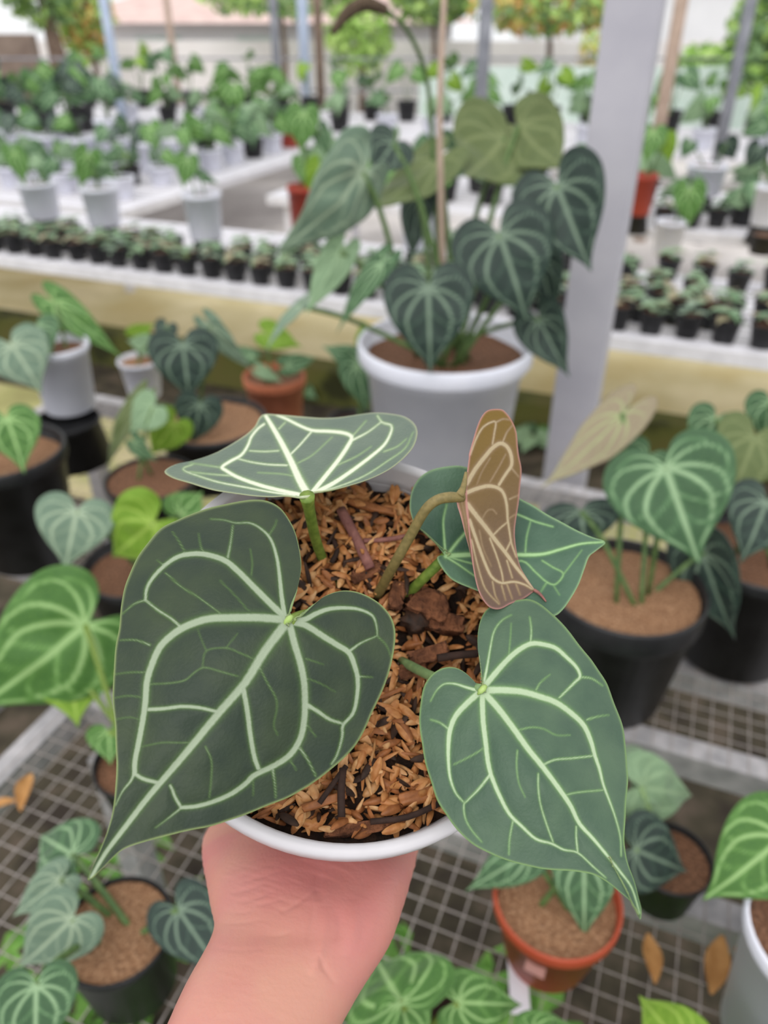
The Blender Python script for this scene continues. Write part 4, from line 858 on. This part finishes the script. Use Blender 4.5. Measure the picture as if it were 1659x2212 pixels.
# a few plants low on the path beyond the bench
for i, (x, y, s) in enumerate(((1150, 965, .07), (660, 860, .06), (1110, 850, .06))):
    b = PZ(x, y, .015); c = empty('path_seedling', b); tag(c, ('leafy seedling on the path right of the big white pot', 'leafy seedling on the path behind the terracotta pot', 'green shoot peeping out right behind the big white pot')[i], 'seedling')
    for k in range(6):
        a = k*1.05+i; J = b+Vector((math.cos(a)*.03, math.sin(a)*.03, s*.8)); T = b+Vector((math.cos(a)*s*1.7, math.sin(a)*s*1.7, s*.7))
        place_leaf(J, T, .8, 20, random.choice(['bg_mid', 'bg_pale', 'bg_green']), c, var=k % 2, small=True, root=b+Vector((0, 0, .0)), pr=.002)

# ------------------------------------------------------------------ bench behind: rows of small pots
SP = {k: pot_mesh('pot', .036, .062, .72, .05, .12, .06, 18) for k in 'a'}['a']
SOILS = soil_mesh(.032, 14, .08, 3)
def proto_seedling(kinds, n, h=.05, s=.035):
    out = []
    for k in range(n):
        a = 2*math.pi*k/n+random.uniform(-.4, .4); J = Vector((math.cos(a)*.014, math.sin(a)*.014, .052+h*random.uniform(.2, .8)))
        T = J+Vector((math.cos(a)*s, math.sin(a)*s, random.uniform(-.2, .35)*s))
        out.append((J, T, random.uniform(.7, .95), random.choice(kinds), random.randrange(2)))
    return out
PROTO = [proto_seedling(['bg_mid', 'bg_pale', 'bg_tan'], 7), proto_seedling(['bg_olive', 'bg_pale', 'bg_tan'], 8, .045), proto_seedling(['bg_pale', 'bg_grey', 'bg_tan'], 6, .06), proto_seedling(['bg_pale', 'bg_mid', 'bg_tan'], 7, .04, .038)]
def seedling(base, k, label, group, sc=1.):
    e = empty('potted_seedling', base); tag(e, label, 'potted plant', group)
    mw = Matrix.Translation(base) @ Matrix.Rotation(random.uniform(0, 6.28), 4, 'Z') @ Matrix.Scale(sc, 4)
    link('pot', SP, M['black_pot'], e, mw=mw); link('potting_mix', SOILS, M['soil_brown'], e, mw=mw @ Matrix.Translation((0, 0, .055)))
    for J, T, ra, kd, va in PROTO[k]:
        y = (T-J); L = y.length; y = y.normalized(); n = (Vector((0, 0, 1))-y*y.z).normalized(); x = y.cross(n)
        m = Matrix((x*L*ra/.92, y*L, n*L)).transposed().to_4x4(); m.translation = J
        o = link('leaf_blade', UL_S[va], None, e, mw=mw @ m); leaf_pair(o, kd, UNDER[kd])
    return e
ORD = 'first second third fourth fifth sixth seventh eighth ninth tenth eleventh twelfth thirteenth fourteenth fifteenth sixteenth seventeenth eighteenth nineteenth twentieth'.split()
ORD += ['twenty-'+w for w in ORD[:9]]+['thirtieth']
TAKEN = []
def take(p, r): TAKEN.append((Vector((p.x, p.y)), r))
def free(p, r):
    return all((Vector((p.x, p.y))-q).length > r+rq for q, rq in TAKEN)
def tall_pot(label, px, rim_y, r, h, mat, z, lvs, soil='soil_brown', stand=None, group=None):
    e = potted(label, (px, rim_y), r, h, mat, soil, z=z, taper=.82, lip=.06, group=group)
    leaves(e, lvs, pr=.004); done(e); TAKEN.append((Vector((e.location.x, e.location.y)), max(r if not stand else .066, .05)))
    if stand:
        b = Vector(e.location); b.z = Z3
        s = link('pot', pot_mesh('pot', .055, z-Z3, 1.2, .05, .12), M['black_pot'], None, mw=Matrix.Translation(b)); tag(s, stand, 'pot')
    return e
tall_pot('white pot with one green leaf at the far left of the slatted bench', 78, 392, .085, .15, 'white_pot', Z3+.085, [((30,330,.0),(58,398,-.05),.75,-20,'bg_green'), ((90,370,.0),(110,405,.0),.6,0,'bg_mid')], stand='black pot holding up the leftmost white pot')
tall_pot('second white pot from the left with one light green leaf', 212, 402, .08, .155, 'white_pot', Z3+.085, [((190,335,.0),(172,408,-.05),.75,0,'bg_green'), ((205,375,.0),(250,365,.0),.6,20,'bg_mid')], stand='black pot holding up the second white pot')
tall_pot('white pot left of the red pot with two pale leaves', 434, 415, .077, .175, 'white_pot', Z3+.085, [((405,345,.0),(395,405,-.05),.85,0,'bg_green'), ((430,375,.0),(470,400,-.03),.5,20,'bg_mid')], stand='black pot holding up the white pot next to the red pot')
tall_pot('white pot half hidden behind the large dark leaves', 908, 448, .075, .15, 'white_pot', Z3+.085, [((905,420,.0),(890,450,.0),.8,0,'bg_mid')], stand='black pot holding up the half hidden white pot')
tall_pot('red pot with tall light green leaves left of the dark plant', 655, 400, .066, .20, 'red_pot', Z3+.08, [((655,245,.0),(650,330,-.05),.9,0,'bg_green'), ((690,280,.03),(710,340,.0),.7,0,'bg_mid'), ((690,360,-.05),(665,430,-.08),.8,-10,'bg_lime'), ((680,330,.0),(715,370,-.03),.6,0,'bg_pale'), ((660,350,.0),(700,430,-.06),.7,0,'bg_green')], stand='black pot holding up the red pot left of the dark plant')
tall_pot('red pot with a dark green leaf right of the post', 1388, 375, .072, .17, 'red_pot', Z3+.08, [((1410,285,.0),(1395,350,-.05),1.0,0,'bg_green'), ((1440,300,.03),(1450,355,.0),.8,0,'bg_lime')], stand='black pot holding up the red pot right of the post')
tall_pot('white pot with one striped green leaf right of the post', 1452, 475, .062, .14, 'white_pot', Z3, [((1490,410,-.02),(1487,495,-.06),.85,0,'bg_green')])
tall_pot('wide white pot at the back on the right', 1530, 355, .10, .14, 'white_pot', Z3+.08, [((1490,310,.0),(1470,345,.0),1.,0,'bg_mid'), ((1570,310,.0),(1590,350,.0),1.,0,'bg_dark')], stand='black pot holding up the wide white pot')
tall_pot('black pot cut by the right edge behind the seedlings', 1655, 505, .06, .08, 'black_pot', Z3, [])
tall_pot('white pot behind the black one at the right edge', 1672, 400, .07, .16, 'white_pot', Z3+.08, [((1640,320,.0),(1610,370,.0),1.,0,'bg_dark'), ((1650,270,.0),(1600,290,.0),.9,0,'bg_mid')], stand='black pot holding up the white pot at the right edge')

for i, (x, y) in enumerate(((1360, 665), (1415, 648), (1495, 655), (1570, 695), (1640, 700), (1440, 600), (1590, 630), (1350, 610), (1515, 612), (1650, 640))):
    if free(PZ(x, y, Z3), .05): take(PZ(x, y, Z3), .05); seedling(PZ(x, y, Z3), i % 4, 'black seedling pot right of the white post, ' + ('nearest it in front', 'second in front', 'third in front', 'fourth in front', 'front right edge', 'second in the row behind', 'fourth in the row behind', 'first in the row behind', 'third in the row behind', 'at the right edge of the row behind')[i], 'seedling pots right of the post', 1.25)
for i, (x, y) in enumerate(((1430, 490), (1490, 490), (1545, 490), (1590, 495), (1520, 465), (1575, 465))):
    if free(PZ(x, y, Z3), .05): take(PZ(x, y, Z3), .05); seedling(PZ(x, y, Z3), i % 4, '%s of the black pots clustered beyond the striped-leaf white pot' % ('leftmost', 'second', 'third', 'rightmost', 'rear left', 'rear right')[i], 'far right cluster of black pots', 1.35)
for row, (b, a0, n, txt) in enumerate(((2.50, -2.80, 30, 'front'), (2.61, -2.85, 30, 'second'), (2.72, -2.9, 30, 'third'))):
    k = 0
    for i in range(n):
        p = AB(a0+i*.108, b+random.uniform(-.012, .012), Z3)
        if not free(p, .045): continue
        seedling(p, (i+row) % 4, '%s small black pot from the left in the %s row of mottled seedlings' % (ORD[k], txt), txt+' row of seedling pots', random.uniform(1.15, 1.3)); k += 1
k = 0
for i in range(12):
    p = AB(-1.05+i*.12, 3.08+random.uniform(-.015, .015), Z3)
    if free(p, .055): seedling(p, (i+2) % 4, '%s seedling pot from the left along the back edge of the seedling bench' % ORD[k], 'back row of seedling pots', 1.4); k += 1
# second bench: white pots with bushy dark plants at the left, mixed pots elsewhere
def simple_pot(base, r, h, mat, label, group, kinds, n, s, up, cat='potted plant'):
    if not free(base, r): return None
    take(base, r)
    e = empty('potted_plant', base); tag(e, label, cat, group)
    link('pot', pot_cache(r, h), M[mat], e, mw=Matrix.Translation(base)); link('potting_mix', soil_cache(r*.9), M['soil_dark'], e, mw=Matrix.Translation(base+Vector((0, 0, h*.9))))
    for k in range(n):
        a = random.uniform(0, 6.28); J = base+Vector((math.cos(a)*s*.5, math.sin(a)*s*.5, h+up*random.uniform(.4, 1.)))
        T = J+Vector((math.cos(a)*s, math.sin(a)*s, -s*random.uniform(.2, .9))); T.z = max(T.z, base.z+.105)
        kd = random.choice(kinds)
        place_leaf(J, T, random.uniform(.65, .95), random.uniform(-30, 30), kd, e, var=random.randrange(2), small=True, root=base+Vector((0, 0, h*.88)), pr=.004)
    return e
PCH, SCH = {}, {}
def pot_cache(r, h):
    if (r, h) not in PCH: PCH[(r, h)] = pot_mesh('pot', r, h, .76, .06, .12, .05, 22)
    return PCH[(r, h)]
def soil_cache(r):
    r = round(r, 4)
    if r not in SCH: SCH[r] = soil_mesh(r, 16, .05, 3)
    return SCH[r]
G = ['bg_mid', 'bg_green', 'bg_dark']
def run_row(pts, r, h, mats, text, group, kinds, n, sz, up):
    """pots at pts, told apart by their order from the left"""
    k = 0
    for p in sorted(pts, key=lambda q: q.x/q.y):
        if simple_pot(p, r, h, random.choice(mats), text % ORD[k], group, kinds, random.choice(n), sz, up): k += 1
ju = lambda s_: random.uniform(-s_, s_)
run_row([AB(-4.95+i*.27, 4.35+ju(.03), Z4) for i in range(7)], .11, .18, ['white_pot'], '%s white pot from the left in the front row of dark bushy plants', 'white pots on the left bench', G, [2, 3, 4], .12, .10)
run_row([AB(-6.2+i*.38, 5.15+ju(.03), Z4) for i in range(6)], .11, .19, ['white_pot', 'black_pot', 'white_pot'], '%s dark bushy plant from the left behind the white pots', 'bushy plants on the left bench', G, [7, 9], .13, .26)
run_row([AB(-6.8+i*.42, 5.8+ju(.03), Z4) for i in range(5)], .12, .19, ['black_pot'], '%s dark bushy plant from the left at the back of the left bench', 'rear bushy plants on the left bench', G, [8, 10], .14, .3)
run_row([AB(-4.6+i*.2, 3.6+ju(.06), Z4) for i in range(9)], .08, .11, ['white_pot'], '%s low white pot from the left near the front of the left bench', 'low white pots on the left bench', ['bg_mid', 'bg_pale'], [2, 3], .09, .06)
run_row([AB(-4.3+i*.18, 3.98+ju(.05), Z4) for i in range(8)], .075, .10, ['white_pot', 'white_pot', 'black_pot'], '%s low pot from the left in the second row of the left bench', 'second row on the left bench', ['bg_mid', 'bg_pale', 'bg_green'], [3, 4], .10, .08)
run_row([AB(-3.05, 4.3+i*.27, Z4) for i in range(6)]+[AB(-3.4, 4.75+i*.3, Z4) for i in range(5)], .08, .12, ['white_pot', 'black_pot', 'white_pot', 'red_pot'], '%s leafy pot from the left near the right end of the left bench', 'pots at the right end of the left bench', ['bg_mid', 'bg_green', 'bg_pale'], [4, 6], .12, .16)
for i in range(13):
    simple_pot(AB(-2.1+i*.25, 4.22+random.uniform(-.02, .02), Z4), .072, .10, 'black_pot', '%s black pot from the left in the front row behind the red pot' % ORD[i], 'front row behind the red pot', ['bg_mid', 'bg_green', 'bg_pale'], 4, .11, .09)
for i in range(11):
    simple_pot(AB(-2.1+i*.29, 4.55+random.uniform(-.05, .05), Z4), .09, .12, random.choice(['white_pot', 'black_pot', 'red_pot', 'white_pot']), '%s pot from the left in the rear row behind the red pot' % ORD[i], 'rear row behind the red pot', ['bg_mid', 'bg_green', 'bg_pale'], 4, .12, .14)
for i in range(9):
    simple_pot(AB(1.45+i*.3, 4.35+random.uniform(-.1, .25), Z4), .09, .14, random.choice(['black_pot', 'white_pot', 'black_pot']), '%s leafy pot from the left on the bench right of the dark plant' % ORD[i], 'right-hand pots on the second bench', ['bg_mid', 'bg_green', 'bg_dark', 'bg_lime'], 6, .13, .2)
# farthest bench: row of black pots, each with one or two upright leaves
for i, (x, y) in enumerate(((512, 271), (590, 273))):
    simple_pot(PZ(x, y, Z5), .10, .16, 'black_pot', ('left', 'right')[i]+' black pot of the pair standing forward of the far row', 'black pots forward of the far row', ['bg_green', 'bg_lime'], 5, .15, .3)
run_row([AB(-6.5+i*.335, 7.55+ju(.06), Z5) for i in range(30)], .095, .17, ['black_pot'], '%s black pot from the left in the long row on the farthest bench', 'long row of black pots', ['bg_green', 'bg_mid', 'bg_green', 'bg_lime'], [2, 3, 4], .15, .36)
run_row([AB(-5.2+i*.42, 6.65+ju(.1), Z5) for i in range(17)], .09, .14, ['black_pot', 'white_pot', 'white_pot'], '%s pot from the left along the front of the farthest bench', 'front pots on the farthest bench', ['bg_green', 'bg_mid', 'bg_pale'], [3, 4], .13, .2)
simple_pot(PZ(778, 322, Z5), .12, .13, 'tag_white', 'pinkish white tub among the far pots left of the stake', None, ['bg_pale'], 1, .05, .03)

# ------------------------------------------------------------------ beyond: posts, walls, trees
def post(x0, y0, b, r, mat, label, name='pipe_post', cat='post'):
    """vertical pipe in the direction of pixel (x0, y0), standing in the aisle at bench distance b"""
    q = ray(x0, y0); k = q.x/q.y; yy = b/(k*B_.x+B_.y); p = PY(x0, y0, yy); V, F = tube_data([(0, 0, 0), (0, 0, 2.25)], r, 12)
    o = link(name, mesh(name, V, F), M[mat], None, mw=Matrix.Translation((p.x, p.y, .16))); return tag(o, label, cat)
post(235, 70, 6.28, .04, 'pipe_blue', 'pale bluish pipe post at the left among the far benches')
post(372, 100, 8.4, .035, 'stake', 'thin tan post left of the middle of the far fence')
post(594, 70, 8.35, .045, 'pipe_grey', 'dark grey thin post behind the row of black pots')
post(655, 60, 8.9, .06, 'pipe_blue', 'light blue post beside the thin brown post')
post(688, 70, 8.4, .045, 'bark', 'thin brown post beside the light blue post')
post(1047, 80, 5.7, .045, 'pipe_grey', 'grey pipe post above the large dark plant')
post(1455, 100, 5.6, .04, 'stake', 'tan post right of the thick white post')
post(1610, 60, 5.7, .035, 'pipe_grey', 'slim grey post near the right edge')
# fence and houses
def wbox(name, x0, x1, y, h, mat, z0=0., th=.15, parent=None):
    return link(name, box_mesh(name, x0, x1, y, y+th, z0, h), M[mat], parent)
o = wbox('wall_back', -16, 18, 13.5, 1.1, 'wall_pale'); o['kind'] = 'structure'
o = wbox('brick_wall', -9, -4.0, 10.2, 1.25, 'wall_brown', .0, .2); tag(o, 'low brown wall at the far upper left', 'wall')
hs = empty('house', (-2, 16, 0)); tag(hs, 'pale house with a pinkish roof beyond the fence', 'house')
wbox('house_wall', -5.5, 1.2, 16, 1.35, 'house_white', 0, 3, hs)
V = [(-5.9, 15.6, 1.3), (1.6, 15.6, 1.3), (1.6, 19.4, 1.3), (-5.9, 19.4, 1.3), (-4.6, 17.5, 1.75), (.3, 17.5, 1.75)]
link('roof', mesh('roof', V, [(0, 1, 5, 4), (1, 2, 5), (2, 3, 4, 5), (3, 0, 4), (3, 2, 1, 0)], False), M['roof_pink'], hs)
for x in (-4.4, -2.6, -.8): link('window', box_mesh('window', x, x+.8, 15.96, 16.0, .5, 1.1), M['net'], hs)
h2 = empty('shed', (6, 15, 0)); tag(h2, 'white shed behind the thick white post', 'shed')
wbox('shed_wall', 2.6, 7.6, 15, 2.0, 'house_white', 0, 2.5, h2); link('shed_roof', box_mesh('shed_roof', 2.4, 7.8, 14.8, 17.7, 2.0, 2.12), M['wall_pale'], h2)
nets = wbox('shade_net', .4, 5.2, 9.9, .95, 'net', .16, .03); tag(nets, 'low pale green net screen behind the farthest bench', 'screen')
# wire lines of the fence
for i, (z, y) in enumerate(((1.02, 10.0), (.7, 10.05))):
    V, F = tube_data([(-10, y, z), (9, y, z)], .012, 6); o = link('fence_wire', mesh('fence_wire', V, F), M['pipe_grey'], None)
    tag(o, ('upper wire strung across the far posts', 'lower wire strung across the far posts')[i], 'wire')
# trees: trunk plus a crown of many small leaf faces
def tree(px, py, yy, rx, rz, n, mats, label, trunk=True, ls=.09, tr=.05):
    c = PY(px, py, yy); e = empty('tree', (c.x, c.y, 0)); tag(e, label, 'tree', None)
    if trunk:
        V, F = tube_data([(c.x, c.y, 0), (c.x+.05, c.y, c.z*.6), (c.x, c.y, c.z)], [tr, tr*.85, tr*.5], 8); link('trunk', mesh('trunk', V, F), M['bark'], e)
    per = n//len(mats)
    for mt in mats:
        u = RNG.normal(size=(per, 3)); u /= np.linalg.norm(u, axis=1)[:, None]; rad = RNG.uniform(.25, 1, per)**.5
        P = np.array(c)+u*rad[:, None]*np.array([rx, rx*.8, rz])
        d1 = RNG.normal(size=(per, 3)); d1 /= np.linalg.norm(d1, axis=1)[:, None]; d2 = np.cross(d1, RNG.normal(size=(per, 3))); d2 /= np.linalg.norm(d2, axis=1)[:, None]
        s = RNG.uniform(.6, 1.3, per)[:, None]*ls
        nrm = np.cross(d1, d2)*s*.12
        V = np.concatenate([P-d1*s, P+d2*s*.45+nrm, P+d1*s, P-d2*s*.45+nrm]); i = np.arange(per)
        F = np.concatenate([np.c_[i, i+per, i+2*per], np.c_[i, i+2*per, i+3*per]])
        o = link('foliage', mesh('foliage', V, F, False), M[mt], e); o['kind'] = 'stuff'
tree(178, 20, 12.6, .42, .65, 900, ['foliage', 'foliage', 'foliage_orange'], 'bright yellow-green leafy tree at the upper left')
tree(90, -10, 11.6, .5, .35, 500, ['foliage', 'foliage_dark'], 'tree with a thick brown trunk at the upper left', tr=.14)
tree(600, -20, 13.0, 1.2, .35, 900, ['foliage', 'foliage_dark'], 'pale green tree crown above the house roof')
tree(775, 80, 12.5, .5, .45, 500, ['foliage'], 'green bush right of the house beyond the arching flower spike')
tree(935, -10, 12.7, .6, .35, 800, ['foliage', 'foliage_dark'], 'green crown above the middle of the far fence')
tree(1190, 10, 12, 1.1, .35, 1300, ['foliage', 'foliage_dark', 'foliage_orange'], 'green and orange tree crown left of the thick white post')
tree(1275, 120, 10.8, .16, .3, 200, ['foliage_orange', 'foliage'], 'orange-leaved twiggy shrub hanging left of the thick white post', ls=.05)
tree(1515, 180, 10.5, .5, .40, 900, ['foliage', 'foliage'], 'bright lime bush right of the thick white post')
tree(1655, 80, 9, .4, .5, 900, ['foliage_dark', 'foliage'], 'dark tree crown at the upper right corner')
tree(1640, 230, 11.2, .3, .28, 500, ['foliage', 'foliage_orange'], 'orange and green shrub at the right edge')

# weeds under the near bench and fallen dry leaves
V, F = [], []
for i in range(2600):
    a = random.uniform(-.75, .35) if random.random() < .75 else random.uniform(.3, 1.); b = random.uniform(-.2, .62); p = AB(a, b, 0)
    if noise.noise(Vector((p.x*5, p.y*5, 2))) < -.05: continue
    h = random.uniform(.06, .30); an = random.uniform(0, 6.28); s = random.uniform(.016, .042); d = Vector((math.cos(an), math.sin(an), 0)); q = Vector((-d.y, d.x, 0)); o0 = len(V)
    V += [p+Vector((0, 0, h)), p+d*s+q*s*.5+Vector((0, 0, h+.006)), p+d*s*2.2+Vector((0, 0, h-.006)), p+d*s-q*s*.5+Vector((0, 0, h+.006)), p+q*.0015, p-q*.0015]
    F += [(o0, o0+1, o0+2), (o0, o0+2, o0+3), (o0+4, o0+5, o0)]
o = link('weeds', mesh('weeds', V, F, False), M['weed'], None); tag(o, 'low green weeds growing on the ground under the near mesh bench', 'weeds', None, 'stuff')
for i, (x, y, s, an, lb_) in enumerate(((58, 1715, .03, 100, 'curled dry orange leaf on the mesh at the lower left'), (1405, 2075, .028, 80, 'narrow dry leaf on the mesh right of the orange pot'), (1545, 2090, .036, 60, 'large dry brown leaf on the mesh near the lower right corner'), (1608, 2050, .016, 20, 'small orange dry leaf bit at the lower right edge'), (2, 1745, .02, 10, 'dry orange leaf bit at the left edge of the mesh'))):
    V, F = [], []; n = 8; m = 5
    for j in range(n):
        t = j/(n-1); w = .36*math.sin(math.pi*(t*.92+.04))
        for k in range(m):
            q = -1+2*k/(m-1); V.append(((t-.5)*2*s, q*w*s, s*(.22*q*q*w*3+.14*math.sin(t*4+i))+.006))
    V += [(v[0], v[1], v[2]-.0006) for v in V]
    for j in range(n-1):
        for k in range(m-1):
            a = j*m+k; F += [(a, a+m, a+m+1, a+1), (a+n*m, a+1+n*m, a+m+1+n*m, a+m+n*m)]
    o = link('dry_leaf', mesh('dry_leaf', V, F), M['dry_leaf'], None, mw=Matrix.Translation(PZ(x, y, BZ+.003)) @ Matrix.Rotation(math.radians(an), 4, 'Z')); tag(o, lb_, 'dry leaf')
